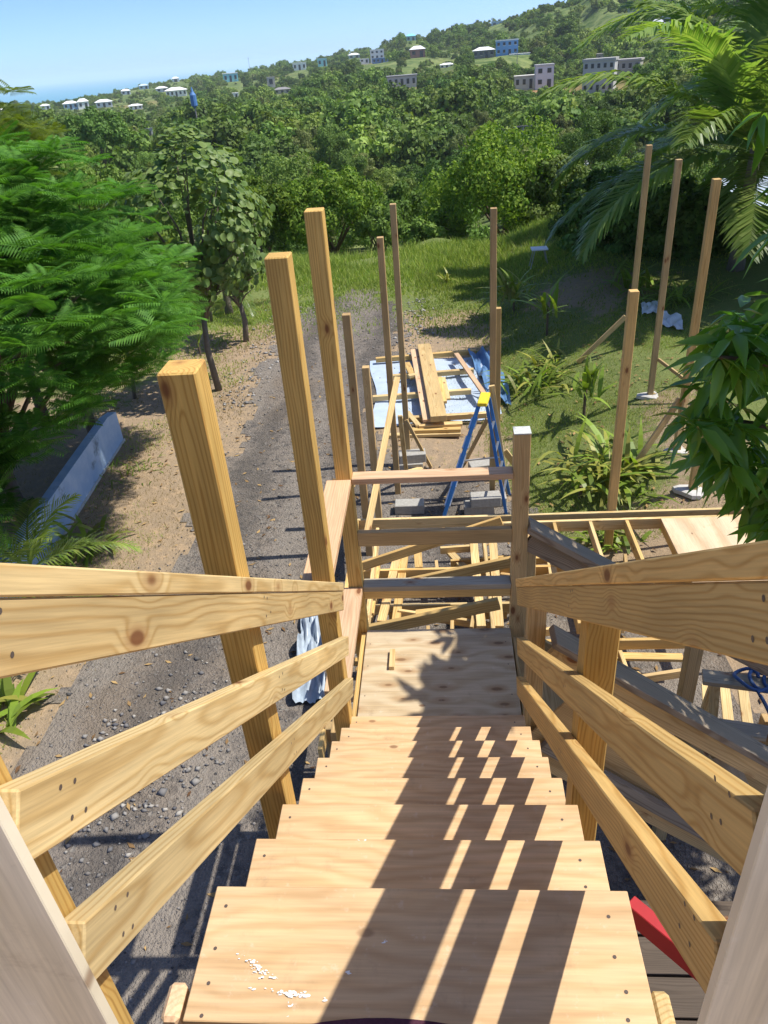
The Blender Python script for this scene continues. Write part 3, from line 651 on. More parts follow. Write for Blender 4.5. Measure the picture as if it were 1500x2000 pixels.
def G3(x, y, dz=0.):
    p = onZ(x, y, GZ)
    for _ in range(6): p = onZ(x, y, gz(p.x, p.y)+dz)
    return p
plank('thin brace slanting from the left thin post down to the lawn', onY(1222, 618, 12.85), G3(1128, 708, .03), .08, .036, PINE_F)
pn = POSTS['N'].location
plank('short stake standing beside the right one of three thin posts', Vector((pn.x-.06, pn.y-.12, gz(pn.x, pn.y))), Vector((pn.x-.0, pn.y-.1, gz(pn.x, pn.y)+.95)), .06, .03, PINE_F, 'wooden_stake', 'stake')
plank('slanting brace left of the right one of three thin posts', Vector((pn.x-.55, pn.y-.1, gz(pn.x-.5, pn.y))), Vector((pn.x-.05, pn.y, gz(pn.x, pn.y)+.75)), .08, .036, PINE_F)
pm = POSTS['M'].location
plank('brace lying from the middle thin post rightwards to the ground', Vector((pm.x+.04, pm.y-.05, gz(pm.x, pm.y)+.6)), Vector((pm.x+.75, pm.y-.9, gz(pm.x+.7, pm.y-.9)+.03)), .05, .03, PINE_F)
plank('pale plank leaning from the deck beam up against a tall slim post', onY(776, 737, 9.15), onZ(716, 1046, DZ), .075, .036, PINE_P, 'leaning_plank', 'board', (1, 0, 0))
plank('short plank leaning right of the pale leaning plank', onY(781, 812, 9.1), onZ(795, 935, GZ), .06, .036, PINE_P, 'leaning_plank', 'board', (1, 0, 0))
plank('thin brace from the tallest left slim post to the gravel', onY(793, 820, 10.1), onZ(842, 913, GZ), .05, .03, PINE_F)
plank('plank leaning on the post right beside the ladder', onY(960, 753, 9.0), onZ(990, 965, GZ+.02), .075, .036, PINE_P, 'leaning_plank', 'board', (1, 0, 0))
plank('thin brace slanting left behind the ladder', onY(952, 818, 9.05), onZ(908, 903, GZ+.02), .06, .03, PINE_F)
plank('board slanting out right of the ladder foot', onZ(985, 880, -5.0), onZ(1012, 915, -5.3), .09, .036, PINE_P)
plank('plank lying on the gravel behind the landing rail at left', onZ(798, 922, GZ+.06), onZ(825, 915, GZ+.06), .09, .036, PINE_P, wdir=(0, 1, 0))
# concrete blocks
def block_mesh():
    bm = bmesh.new(); bmesh.ops.create_cube(bm, size=1)
    for v in bm.verts: v.co = Vector((v.co.x*.40, v.co.y*.20, v.co.z*.14+.07))
    bmesh.ops.bevel(bm, geom=list(bm.edges), offset=.008, segments=1, affect='EDGES')
    for sx in (-1, 1):      # end grooves of a solid block
        f = max((q for q in bm.faces), key=lambda q: q.calc_center_median().x*sx); r_ = bmesh.ops.inset_region(bm, faces=[f], thickness=.045, depth=-.012)
    me = bpy.data.meshes.new('concrete_block'); bm.to_mesh(me); bm.free(); me.materials.append(plain('block_concrete', (.36, .345, .31), .9, .35, 30, .1, 0, .3)); return me
BM = block_mesh()
for (px_, py_, lvl, rz, lab) in [(800, 905, 0, .05, 'lower concrete block under the tallest left slim post'), (806, 903, 1, .1, 'upper concrete block under the tallest left slim post'),
        (800, 985, 0, .0, 'concrete block on the gravel just beyond the left end of the landing rail'), (935, 988, 0, .02, 'lower left block of the pile beyond the landing rail, right of the ladder'),
        (962, 992, 0, .03, 'lower right block of the pile beyond the landing rail, right of the ladder'), (948, 990, 1, .06, 'top block of the pile beyond the landing rail, right of the ladder'), (943, 912, 0, .2, 'single block behind the ladder, left of the two close posts')]:
    p = onZ(px_, py_, GZ+.1); o = bpy.data.objects.new('concrete_block', BM); COL.objects.link(o); o.location = (p.x, p.y+(.24 if px_ == 962 else 0), gz(p.x, p.y)+.014+.142*lvl); o.rotation_euler.z = rz
    tag(o, lab, 'block', 'concrete blocks on the gravel')

# ================================================================== LADDER
ft = Vector((.05, 8.66, GZ)); tp = onY(945, 780, 8.75); rf = onZ(992, 988, GZ)
ld = thing('step_ladder', 'blue fibreglass step ladder with yellow top beside the lumber pile', 'ladder', ((ft.x+rf.x)/2, 8.7, GZ))
BLUE = plain('blue_fibreglass', (.03, .16, .44), .45, .35, 14, .35); ALU = plain('aluminium', (.62, .63, .64), .35, .1, 20, .5, .9); YEL = plain('yellow_plastic', (.80, .60, .03), .45, .1, 20, .4)
ax = Vector((.18, .98, 0)); g2 = GZ+.02
def lp(side, front, t):   # a point on one of the four rails, t 0 foot .. 1 top
    foot = (Vector((ft.x, ft.y, g2)) if front else Vector((rf.x, rf.y, g2)))+ax*side*(.27 if front else .24)
    top = tp+Vector((-.05 if front else .05, 0, -.03))+ax*side*(.15 if front else .12); return foot.lerp(top, t)
for s_ in (-1, 1):
    r_ = board('front_rail', lp(s_, 1, 0), lp(s_, 1, 1), .050, .026, BLUE, ld, (1, 0, .4)); board('rear_rail', lp(s_, 0, 0), lp(s_, 0, 1), .042, .024, BLUE, ld, (1, 0, -.3))
    board('spreader', lp(s_, 1, .42), lp(s_, 0, .42), .025, .006, ALU, ld)
    for fr in (0, 1): p = lp(s_, fr, 0); board('rubber_foot', p-Vector((.03, 0, .008)), p+Vector((.05, 0, -.008)), .05, .03, plain('black_rubber', (.02, .02, .02), .8), ld, (0, 1, 0))
for k in range(5): t = .16+.165*k; board('step', lp(-1, 1, t)+ax*.01, lp(1, 1, t)-ax*.01, .085, .025, ALU, ld, (1, 0, 0))
for k in range(4): t = .18+.2*k; board('rear_bar', lp(-1, 0, t), lp(1, 0, t), .03, .02, ALU, ld, (1, 0, 0))
board('top_cap', tp-ax*.17, tp+ax*.17, .125, .055, YEL, ld, (1, 0, 0), .01)

# ================================================================== LUMBER PILE, TARPS
def cloth(name, label, outline_px, z, mat, amp, nx=26, ny=22, seed=1, cat='tarp'):
    """crumpled sheet over the quadrilateral given by four pixels on the ground"""
    q = [onZ(x, y, z) for x, y in outline_px]; V = []; Fc = []
    for i in range(nx+1):
        for j in range(ny+1):
            u, v_ = i/nx, j/ny; p = (q[0]*(1-u)+q[1]*u)*(1-v_)+(q[3]*(1-u)+q[2]*u)*v_
            e = 1+.10*math.sin(u*19+seed)+.08*math.sin(v_*23+seed*2); ctr = (q[0]+q[1]+q[2]+q[3])/4
            p = ctr+(p-ctr)*(1+.06*math.sin(9*u+seed)*math.sin(7*v_+seed))
            h = abs(math.sin(u*6+2*math.sin(v_*4+seed)))*abs(math.sin(v_*5+2*math.sin(u*4+seed*1.7)))+.22*abs(math.sin(u*13+v_*9+seed+2*math.sin(v_*5)))
            V.append((p.x, p.y, gz(p.x, p.y)+.016+amp*h*e+rnd.uniform(0, amp*.03)))
    for i in range(nx):
        for j in range(ny): a = i*(ny+1)+j; Fc.append((a, a+1, a+ny+2, a+ny+1))
    return tag(mesh_obj(name, V, Fc, mat, None, True), label, cat)
TARP = plain('silver_blue_tarp', (.44, .52, .63), .38, .25, 5, .4); TARPB = plain('blue_tarp', (.10, .20, .36), .45, .4, 6, .4); SILV = plain('silver_sheet', (.36, .42, .48), .3, .5, 9, .6)
WHITEP = plain('white_plastic', (.70, .73, .76), .45, .2, 8, .3)
cloth('tarp', 'silver blue tarp spread on the ground under the lumber pile', [(728, 712), (955, 700), (985, 812), (732, 838)], GZ, TARP, .035)
cloth('tarp', 'crumpled dark blue tarp heap at the right end of the lumber pile', [(915, 700), (968, 692), (1000, 800), (950, 770)], GZ, TARPB, .17, 22, 22, 4)
cloth('plastic_sheet', 'bunched silver plastic sheet on the gravel left of the landing', [(592, 1195), (632, 1200), (640, 1375), (575, 1378)], GZ, SILV, .16, 16, 26, 2, 'plastic sheet')
cloth('plastic_sheet', 'white plastic scrap in the shade left of the palm foot', [(1252, 588), (1290, 588), (1290, 604), (1255, 604)], -4.5, WHITEP, .08, 10, 10, 3, 'plastic sheet')
cloth('plastic_sheet', 'longer white plastic scrap in the shade nearer the thin posts', [(1280, 612), (1330, 622), (1335, 648), (1295, 634)], -4.6, WHITEP, .07, 12, 10, 6, 'plastic sheet')
grp = 'boards of the lumber pile'
for j, (pa, pb, z, W, T, mt, lab) in enumerate([
    ((734, 703), (929, 687), -5.27, .09, .09, PINE, 'farthest cross timber under the lumber pile'), ((762, 737), (925, 724), -5.27, .09, .09, PINE_P, 'second cross timber from the far end of the lumber pile'),
    ((728, 778), (920, 764), -5.27, .09, .09, PINE_P, 'third cross timber from the far end of the lumber pile'), ((780, 820), (950, 810), -5.27, .09, .09, PINE_P, 'nearest cross timber under the long planks of the pile'),
    ((828, 676), (857, 818), -5.10, .26, .10, PINE_P, 'widest long plank on top of the lumber pile'), ((809, 684), (835, 822), -5.17, .15, .05, PINK, 'narrow long plank left of the widest one on the pile'),
    ((816, 690), (842, 824), -5.20, .10, .04, PINE_P, 'thin plank tucked beneath the widest one on the pile'),
    ((891, 691), (946, 770), -5.15, .09, .04, PINK, 'plank lying aslant over the right end of the pile'),
    ((818, 831), (903, 827), -5.24, .12, .04, PINE_P, 'top one of the three short planks before the pile'), ((793, 841), (900, 838), -5.29, .12, .05, PINE, 'middle one of the three short planks before the pile'),
    ((752, 851), (900, 847), -5.35, .10, .05, PINE_P, 'lowest one of the three short planks before the pile'), ((858, 738), (868, 786), -5.19, .09, .05, PINE, 'short plank right of the widest one on the pile'),
    ((866, 738), (876, 780), -5.22, .07, .04, PINE_P, 'shorter offcut at the right of the short plank on the pile'), ((794, 710), (808, 738), -5.20, .12, .06, PINE, 'short offcut left of the long planks on the pile'),
    ((798, 735), (812, 732), -5.16, .10, .05, PINE_P, 'small offcut lying across the short one left on the pile'), ((795, 805), (818, 832), -5.24, .09, .04, PINE_P, 'slanting plank at the near left corner of the pile')]):
    plank(lab, onZ(*pa, z), onZ(*pb, z), W, T, mt, 'lumber_board', 'board', (0, 1, 0) if abs(pa[0]-pb[0]) > abs(pa[1]-pb[1]) else (1, 0, 0), grp)

# ================================================================== BLUE WALL, TABLE
bw = thing('garden_wall', 'low pale blue concrete wall under the feathery tree at left', 'wall', (-5.3, 8.5, GZ))
def wall_part(name, pts, z0, z1, th, mat):
    V = []; n_ = len(pts)
    for (x, y, top) in pts:
        for dx in (0, -th):
            for z in (z0, z1+top): V.append((x+dx, y, z))
    Fc = []
    for i in range(n_-1):
        a, b_ = i*4, i*4+4; Fc += [(a, b_, b_+1, a+1), (a+2, a+3, b_+3, b_+2), (a+1, b_+1, b_+3, a+3), (a, a+2, b_+2, b_)]
    Fc += [(0, 1, 3, 2), (n_*4-4, n_*4-2, n_*4-1, n_*4-3)]
    return place(mesh_obj(name, V, Fc, mat), Matrix.Identity(4), bw)
wb = NB('blue_wall_paint'); _p = wb.n('NewGeometry').outputs['Position']; wn = wb.noise(_p, 3., 5, .7)
wc = wb.mix(wb.ss(wn, .35, .7), (.36, .50, .68), (.48, .60, .74)); wc = wb.mix(wb.ss(wb.noise(_p, 1.2, 5, .7), .58, .72), wc, (.10, .13, .17)); wb.bump(wn, .4, .01); BLUEW = wb.fin(wc, .85, .2)
wall_part('wall_body', [(-5.0, 4.0, 0), (-5.1, 6.5, 0), (-5.2, 7.8, .0), (-5.33, 9.6, .02), (-5.43, 11.0, .03), (-5.46, 11.40, -.05)], GZ-.1, GZ+.60, .14, BLUEW)
wall_part('base_strip', [(-4.985, 4.0, 0), (-5.085, 6.5, 0), (-5.185, 7.8, 0), (-5.315, 9.6, 0), (-5.415, 11.0, 0), (-5.44, 11.42, 0)], GZ-.08, GZ+.045, .012, plain('wall_base_mortar', (.55, .55, .52), .9, .2))
tb_p = G3(1052, 522)
tb = thing('folding_table', 'small white folding table on the mound below the far trees', 'table', tb_p)
TW = plain('white_table_top', (.72, .74, .77), .5, .1); TG = plain('grey_metal', (.35, .36, .37), .4, .1, 20, .5, .6)
box('table_top', tb_p+Vector((-.20, -.18, .44)), tb_p+Vector((.20, .18, .47)), TW, tb)
for sx in (-1, 1):
    for sy in (-1, 1): board('leg', tb_p+Vector((sx*.22, sy*.17, 0)), tb_p+Vector((sx*.12, sy*.14, .44)), .02, .02, TG, tb)

# ================================================================== FOLIAGE BUILDERS
def unit(v): return v/np.maximum(np.linalg.norm(v, axis=-1, keepdims=True), 1e-9)
def frames(D, up):
    x = unit(D); z = unit(up-x*(up*x).sum(-1, keepdims=True)); y = np.cross(z, x); return np.stack([x, y, z], -1)   # columns
def scatter(Vt, Ft, Pos, Rm, Sc):
    n, m = len(Pos), len(Vt); V = np.einsum('nij,mj->nmi', Rm, Vt)*Sc[:, None, None]+Pos[:, None]
    return V.reshape(-1, 3), (Ft[None]+m*np.arange(n)[:, None, None]).reshape(-1, Ft.shape[1])
RHOMB = np.array([(0, 0, 0), (.45, .5, .06), (1, 0, -.06), (.45, -.5, .06)], float); RHOMB_F = np.array([(0, 3, 2, 1)])
def leafT(wd, fold=.12, droop=.2):     # lanceolate blade folded along its midrib, length 1
    xs = [0, .25, .6, 1.]; ws = [.15, 1., .8, 0]; V = []; 
    for x, w_ in zip(xs, ws): V += [(x, w_*wd/2, fold*w_*wd-droop*x*x), (x, 0, -droop*x*x), (x, -w_*wd/2, fold*w_*wd-droop*x*x)]
    Fc = []
    for i in range(3): a = i*3; Fc += [(a, a+1, a+4, a+3), (a+1, a+2, a+5, a+4)]
    return np.array(V, float), np.array(Fc)
def crown(n_cl, per, radii, leaf_l, leaf_w, seed, lobes=.34, flat=0., shell=.75):
    g = np.random.default_rng(seed); u = unit(g.normal(size=(n_cl, 3))); u[:, 2] = np.abs(u[:, 2])*1.15-.30; u = unit(u)
    c = u*g.uniform(shell*.7, 1, (n_cl, 1))*np.array(radii); rc = lobes*min(radii)*g.uniform(.6, 1.25, n_cl)
    d = unit(g.normal(size=(n_cl, per, 3))+u[:, None]*.7+np.array([0, 0, .35])); rr = rc[:, None, None]*g.uniform(.55, 1.08, (n_cl, per, 1))
    P = (c[:, None]+d*rr*np.array([1, 1, 1-flat])).reshape(-1, 3); N = unit(d.reshape(-1, 3)+g.normal(0, .45, (n_cl*per, 3)))
    D = np.cross(N, g.normal(size=N.shape)); D[:, 2] -= .35
    Vt = RHOMB.copy(); Vt[:, 1] *= leaf_w/leaf_l
    return scatter(Vt, RHOMB_F, P, frames(D, N), leaf_l*g.uniform(.6, 1.3, len(P)))
def limbs(base, top, tips, r0, seed=0):
    g = random.Random(seed); V, Fc = tube([base, Vector(base).lerp(Vector(top), .5)+Vector((g.uniform(-.1, .1), g.uniform(-.1, .1), 0)), top], [r0*1.25, r0, r0*.7], 8)
    V = list(V); Fc = list(Fc)
    for t in tips:
        a = Vector(top).lerp(Vector(base), g.uniform(0, .25)); m = a.lerp(Vector(t), .5)+Vector((g.uniform(-.1, .1), g.uniform(-.1, .1), .12*(Vector(t)-a).length))
        v2, f2 = tube([a, m, t], [r0*.5, r0*.3, r0*.08], 5); o = len(V); V += v2; Fc += [tuple(i+o for i in f) for f in f2]
    return V, Fc
def tree(name, label, cat, loc, cr, mat, trunk_h, r0, group=None, bark=None, nl=7, link=True):
    t = thing(name, label, cat, loc, group); V, Fq = cr
    np_mesh('crown', V, Fq, mat, t); idx = rng.choice(len(V), nl); V2, F2 = limbs((0, 0, -.3), (0, 0, trunk_h), [tuple(V[i]*np.array([.85, .85, 1])) for i in idx], r0, len(name))
    o = mesh_obj('trunk', V2, F2, bark or BARK, t, True); return t

# ---- flamboyant (feathery) trees at left
def frondT():
    V = []; Fc = []; npair = 14
    for k in range(npair):
        t = .12+.86*k/(npair-1); L = .36*math.sin(math.pi*min(1, .25+.68*t))**.8+.03; z0 = -.16*t*t
        for s in (-1, 1):
            b0 = len(V); dx, dy = .42, s*.907
            V += [(t, 0, z0), (t+dx*L*.5-.026, dy*L*.5, z0+.015), (t+dx*L, dy*L, z0-.06), (t+dx*L*.5+.026, dy*L*.5, z0+.02)]
            Fc.append((b0, b0+1, b0+2, b0+3) if s < 0 else (b0, b0+3, b0+2, b0+1))
    b0 = len(V); V += [(0, .008, 0), (0, -.008, 0), (1, -.004, -.16), (1, .004, -.16)]; Fc.append((b0, b0+1, b0+2, b0+3))
    return np.array(V, float), np.array(Fc)
FRT = frondT()
EDGE = ([200, 260, 330, 430, 480, 640, 700, 780, 850, 950, 1050], [100, 150, 270, 345, 390, 400, 355, 240, 150, 85, 30])   # how far the pruned crowns reach over the verge
def poinciana(label, loc, cz, radii, ntips, seed, lo=-.55, mat=L_POIN, fl=(.25, .46), tr=.09):
    g = np.random.default_rng(seed); u = unit(g.normal(size=(ntips, 3))); u[:, 2] = np.where(u[:, 2] < lo, -u[:, 2], u[:, 2])
    wob = 1+.16*np.sin(u[:, 0]*5+seed)+.14*np.sin(u[:, 1]*6+2*seed)+.1*np.sin(u[:, 2]*9)
    tip = u*np.array(radii)*(g.uniform(.35, 1, ntips)**.6*wob)[:, None]; per = 9
    wt = tip+np.array(loc)+np.array([0, 0, cz]); ok = np.array([(lambda a: a[0] < np.interp(a[1], EDGE[0], EDGE[1])-38)(proj(w3)) for w3 in wt]); tip, u = tip[ok], u[ok]; ntips = len(tip)
    az = np.arange(per)[None]*2*np.pi/per+g.uniform(0, 6.28, (ntips, 1))+g.normal(0, .25, (ntips, per)); el = g.normal(.22, .20, (ntips, per))
    D = np.stack([np.cos(az)*np.cos(el), np.sin(az)*np.cos(el), np.sin(el)], -1)+u[:, None]*.08
    P = np.repeat(tip[:, None], per, 1).reshape(-1, 3); D = D.reshape(-1, 3)
    up = np.tile([0, 0, 1.], (len(D), 1))+g.normal(0, .30, D.shape)
    V, Fq = scatter(*FRT, P, frames(D, up), g.uniform(*fl, len(D)))
    V[:, 2] += cz; t = thing('flamboyant_tree', label, 'tree', loc); np_mesh('crown', V, Fq, mat, t)
    ends = [tuple(tip[i]*.95+np.array([0, 0, cz])) for i in range(0, ntips, max(1, ntips//14))]
    V2, F2 = limbs((0, 0, -.2), (0, 0, cz*.45), ends, tr, seed); mesh_obj('trunk', V2, F2, BARK, t, True); return t
poinciana('large feathery leaved tree filling the left edge above the blue wall', (-5.95, 8.8, gz(-5.95, 8.8)), 3.0, (3.2, 2.4, 1.95), 860, 3, -.75)
poinciana('feathery leaved tree low at the left edge, nearest the stairs', (-6.3, 6.6, gz(-6.3, 6.6)), 1.9, (1.7, 1.3, 1.05), 260, 5, -.7)
poinciana('feathery leaved sapling whose drooping branch reaches over the dry verge', (-5.85, 11.2, gz(-5.85, 11.2)), 2.5, (2.5, 1.4, 1.0), 280, 8, -.75)
poinciana('lime green feathery treetop at the left edge behind the dark one', (-7.4, 12.5, gz(-7.4, 12.5)), 4.4, (1.6, 1.4, 1.0), 70, 11, -.3, L_LIME, (.3, .42))
# ---- pale round leaved tree behind it
def round_leaf_tree(label, loc, cz, radii, n, seed):
    k = 9; Vt = np.array([(0, 0, 0)]+[(.55-.55*math.cos(2*math.pi*j/k), .5*math.sin(2*math.pi*j/k), .05*math.cos(4*math.pi*j/k)) for j in range(k)], float); Ft = np.array([(0, 1+(j+1) % k, 1+j) for j in range(k)][:k])
    g = np.random.default_rng(seed); u = unit(g.normal(size=(n, 3))); u[:, 2] = np.where(u[:, 2] < -.6, -u[:, 2], u[:, 2]); cl = g.integers(0, 34, n); cu = unit(g.normal(size=(34, 3)))
    P = (cu[cl]*g.uniform(.6, .95, (34, 1))[cl]+u*.28)*np.array(radii); N = unit(cu[cl]+u*.5+g.normal(0, .35, u.shape)+np.array([0, 0, .5])); D = np.cross(N, g.normal(size=N.shape))
    V, Fq = scatter(Vt, Ft, P, frames(D, N), g.uniform(.07, .15, n)); V[:, 2] += cz
    t = thing('round_leaved_tree', label, 'tree', loc); np_mesh('crown', V, Fq, L_PALE, t); V2, F2 = limbs((0, 0, -.2), (0, 0, cz*.6), [tuple(q*np.array(radii)*.9+np.array([0, 0, cz])) for q in cu], .06, seed); mesh_obj('trunk', V2, F2, BARKP, t, True)
p = onY(365, 440, 13.5); round_leaf_tree('pale tree with large round leaves between the feathery and mango trees', (p.x, 13.5, gz(p.x, 13.5)), p.z-gz(p.x, 13.5), (1.35, 1.2, 1.45), 2600, 4)
p = onY(450, 500, 16.5); round_leaf_tree('smaller round leaved tree left of the far driveway', (p.x, 16.5, gz(p.x, 16.5)), p.z-gz(p.x, 16.5), (.75, .7, 1.0), 900, 6)

# ---- palms
def palm_frond(az, e0, L, droop, g, nl=52, lw=.036, ll=.85):
    pts = []; p = np.zeros(3); e = e0; seg = 14
    for k in range(seg+1):
        pts.append(p.copy()); d = np.array([math.cos(az)*math.cos(e), math.sin(az)*math.cos(e), math.sin(e)]); p = p+d*L/seg; e -= droop/seg*(.4+1.2*k/seg)
    pts = np.array(pts); V = []; Fc = []
    for i in range(seg):          # rachis ribbon
        w0, w1 = .035*(1-i/seg)+.006, .035*(1-(i+1)/seg)+.006; t = unit(pts[i+1]-pts[i]); s = unit(np.cross(t, [0, 0, 1.])); b0 = len(V)
        V += [pts[i]+s*w0/2, pts[i]-s*w0/2, pts[i+1]-s*w1/2, pts[i+1]+s*w1/2]; Fc.append((b0, b0+1, b0+2, b0+3))
    for k in range(nl):
        t = .14+.85*k/(nl-1); f = t*seg; i = min(int(f), seg-1); q = pts[i]+(pts[i+1]-pts[i])*(f-i); tg = unit(pts[i+1]-pts[i]); sd_ = unit(np.cross(tg, [0, 0, 1.])); upv = np.cross(sd_, tg)
        l = ll*(math.sin(math.pi*min(.97, .18+.78*t))**.7)*g.uniform(.85, 1.1)
        for s in (-1, 1):
            d = unit(sd_*s*.85+tg*(.55+.5*t)+upv*g.uniform(.0, .3)); m = q+d*l*.5; d2 = unit(d+np.array([0, 0, -.6])*g.uniform(.4, 1.2)); e_ = m+d2*l*.5
            wv = unit(np.cross(d, upv+sd_*s*.3))*lw*.5; b0 = len(V)
            V += [q+wv*.5, q-wv*.5, m-wv, m+wv, e_]; Fc += [(b0, b0+1, b0+2, b0+3), (b0+3, b0+2, b0+4, b0+4)]
    return V, Fc
def palm(name, label, loc, h, nfr, L, seed, r0=.13, lw=.036, ll=.8, lean=(0, 0), mat=L_PALM, az0=0, trunk=True, nl=50):
    g = np.random.default_rng(seed); t = thing(name, label, 'palm', loc)
    for k in range(nfr):
        az = az0+k*2.399; e0 = 1.25-1.45*(k/nfr)+g.normal(0, .08); V, Fc = palm_frond(az, e0, L*g.uniform(.85, 1.08), g.uniform(.95, 1.55), g, nl, lw, ll)
        V = np.array(V)+np.array([lean[0], lean[1], h]); me = bpy.data.meshes.new('frond'); me.from_pydata(V.tolist(), [], [f if f[2] != f[3] else f[:3] for f in Fc]); me.materials.append(mat)
        o = bpy.data.objects.new('frond', me); COL.objects.link(o); o.parent = t
    if trunk:
        V, Fc = tube([(0, 0, -.2), (lean[0]*.2, lean[1]*.2, h*.35), (lean[0]*.65, lean[1]*.65, h*.7), (lean[0], lean[1], h+.1)], [r0*1.5, r0, r0*.9, r0*.8], 10); mesh_obj('trunk', V, Fc, BARKP, t, True)
    return t
p = onY(1475, 300, 16.5); g0 = gz(p.x, 16.5); palm('coconut_palm', 'coconut palm with arching fronds behind the three thin posts', (p.x, 16.5, g0), p.z-g0, 25, 4.4, 3, .13, .075, 1.05, (0, 0), L_PALM, .4, True, 78)
p = onY(1610, 90, 20.0); g0 = gz(p.x, 20.0); palm('coconut_palm', 'coconut palm at the top right corner, mostly out of frame', (p.x, 20.0, g0), p.z-g0, 22, 5.6, 9, .13, .08, 1.2, (0, 0), L_PALM, 1.0, True, 78)
p = onZ(448, 612, GZ); palm('young_palm', 'young feather palm beside the far left verge', (p.x, p.y, gz(p.x, p.y)), .75, 13, 1.7, 12, .09, .03, .42, (0, 0), L_PALM, .3, True, 26)
p = onZ(60, 1055, GZ+1.0); palm('young_palm', 'small palm with arching fronds in front of the blue wall', (p.x-.15, p.y, gz(p.x, p.y)), .55, 11, 1.25, 15, .06, .022, .36, (0, 0), L_PALM, .9, True, 30)

# ---- near mango tree: leaves hang in from the right edge
LT = leafT(.27, .22, .30)
mg = np.random.default_rng(21); tips = []
while len(tips) < 330:
    q = mg.normal(size=3); q = q/np.linalg.norm(q)*mg.uniform(.35, 1)**.5; x, y, z = 3.0+q[0]*1.75, 3.75+q[1]*1.15, -.45+q[2]*2.05
    if y < 2.75 or (x-.554*(z+3.2) < -.12+.5*max(0, y-3.3) and y < 3.9): continue
    a, b_, dpt = proj((x, y, z))
    if a < 1490 and b_ < 1200:
        e = 1385+34*math.sin(b_*.021)+max(0, (640-b_))*.9+max(0, (b_-880))*.62
        if not (a > e and 600 < b_ < 1080): continue
        if mg.random() < .15: continue
    tips.append((x, y, z))
for k in range(75):    # outer twigs of the visible spray
    b_ = mg.uniform(625, 1035); e = 1372+30*math.sin(b_*.021)+max(0, (650-b_))*.9+max(0, (b_-880))*.66; q = onY(e+mg.uniform(0, 120), b_, mg.uniform(3.3, 4.0)); tips.append(tuple(q))
while len(tips) < 520:    # the boughs that shade the right half of the landing
    z = mg.uniform(-.6, .9); y = mg.uniform(2.78, 3.45); x = mg.uniform(-.02+.25*max(0, y-3.2), .5)+.554*(z+3.2); a, b_, dpt = proj((x, y, z))
    if a < 1560: continue
    tips.append((x, y, z))
tips = np.array(tips); per = 8; nT = len(tips)
az = np.arange(per)[None]*2.399+mg.uniform(0, 6.28, (nT, 1)); el = mg.normal(-.42, .38, (nT, per))
D = np.stack([np.cos(az)*np.cos(el), np.sin(az)*np.cos(el), np.sin(el)], -1).reshape(-1, 3); P_ = np.repeat(tips[:, None], per, 1).reshape(-1, 3)+D*.02
V, Fq = scatter(*LT, P_, frames(D, np.tile([0, 0, 1.], (len(D), 1))+mg.normal(0, .3, D.shape)), mg.uniform(.15, .28, len(D)))
mt_ = thing('mango_tree', 'leafy mango tree reaching in from the right edge beside the handrail', 'tree', (3.3, 3.9, gz(3.3, 3.9))); off = np.array(mt_.location)
np_mesh('crown', V-off, Fq, L_NEAR, mt_)
V2, F2 = limbs((0, 0, -.2), (0, 0, 3.0), [tuple(tips[i]-off) for i in range(0, nT, 9)], .13, 5); mesh_obj('trunk', V2, F2, BARK, mt_, True)

# ---- strap leaved garden plants
def strap_plant(name, label, loc, n, L, wd, seed, mat, stem=0., spread=1., arch=1.3):
    g = np.random.default_rng(seed); t = thing(name, label, 'plant', loc)
    for k in range(n):
        az = g.uniform(0, 6.28); e = g.uniform(.35, 1.4)/spread; l = L*g.uniform(.65, 1.1); V = []; p = np.array([g.normal(0, .03*n**.5*spread), g.normal(0, .03*n**.5*spread), stem*g.uniform(.6, 1)]); seg = 5; Fc = []; dr = arch*g.uniform(.5, 1.2)
        s = np.array([-math.sin(az), math.cos(az), 0])
        for i in range(seg+1):
            w_ = wd*(.5, .85, 1., .85, .5, .02)[i]*.5; V += [p+s*w_, p-s*w_]; d = np.array([math.cos(az)*math.cos(e), math.sin(az)*math.cos(e), math.sin(e)]); p = p+d*l/seg; e -= dr/seg
        Fc = [(2*i, 2*i+1, 2*i+3, 2*i+2) for i in range(seg)]; mesh_obj('leaf', V, Fc, mat if not isinstance(mat, tuple) else mat[k % len(mat)], t)
    if stem: V, Fc = tube([(0, 0, -.05), (0, 0, stem)], [.025, .02], 6); mesh_obj('stem', V, Fc, BARK, t)
    return t
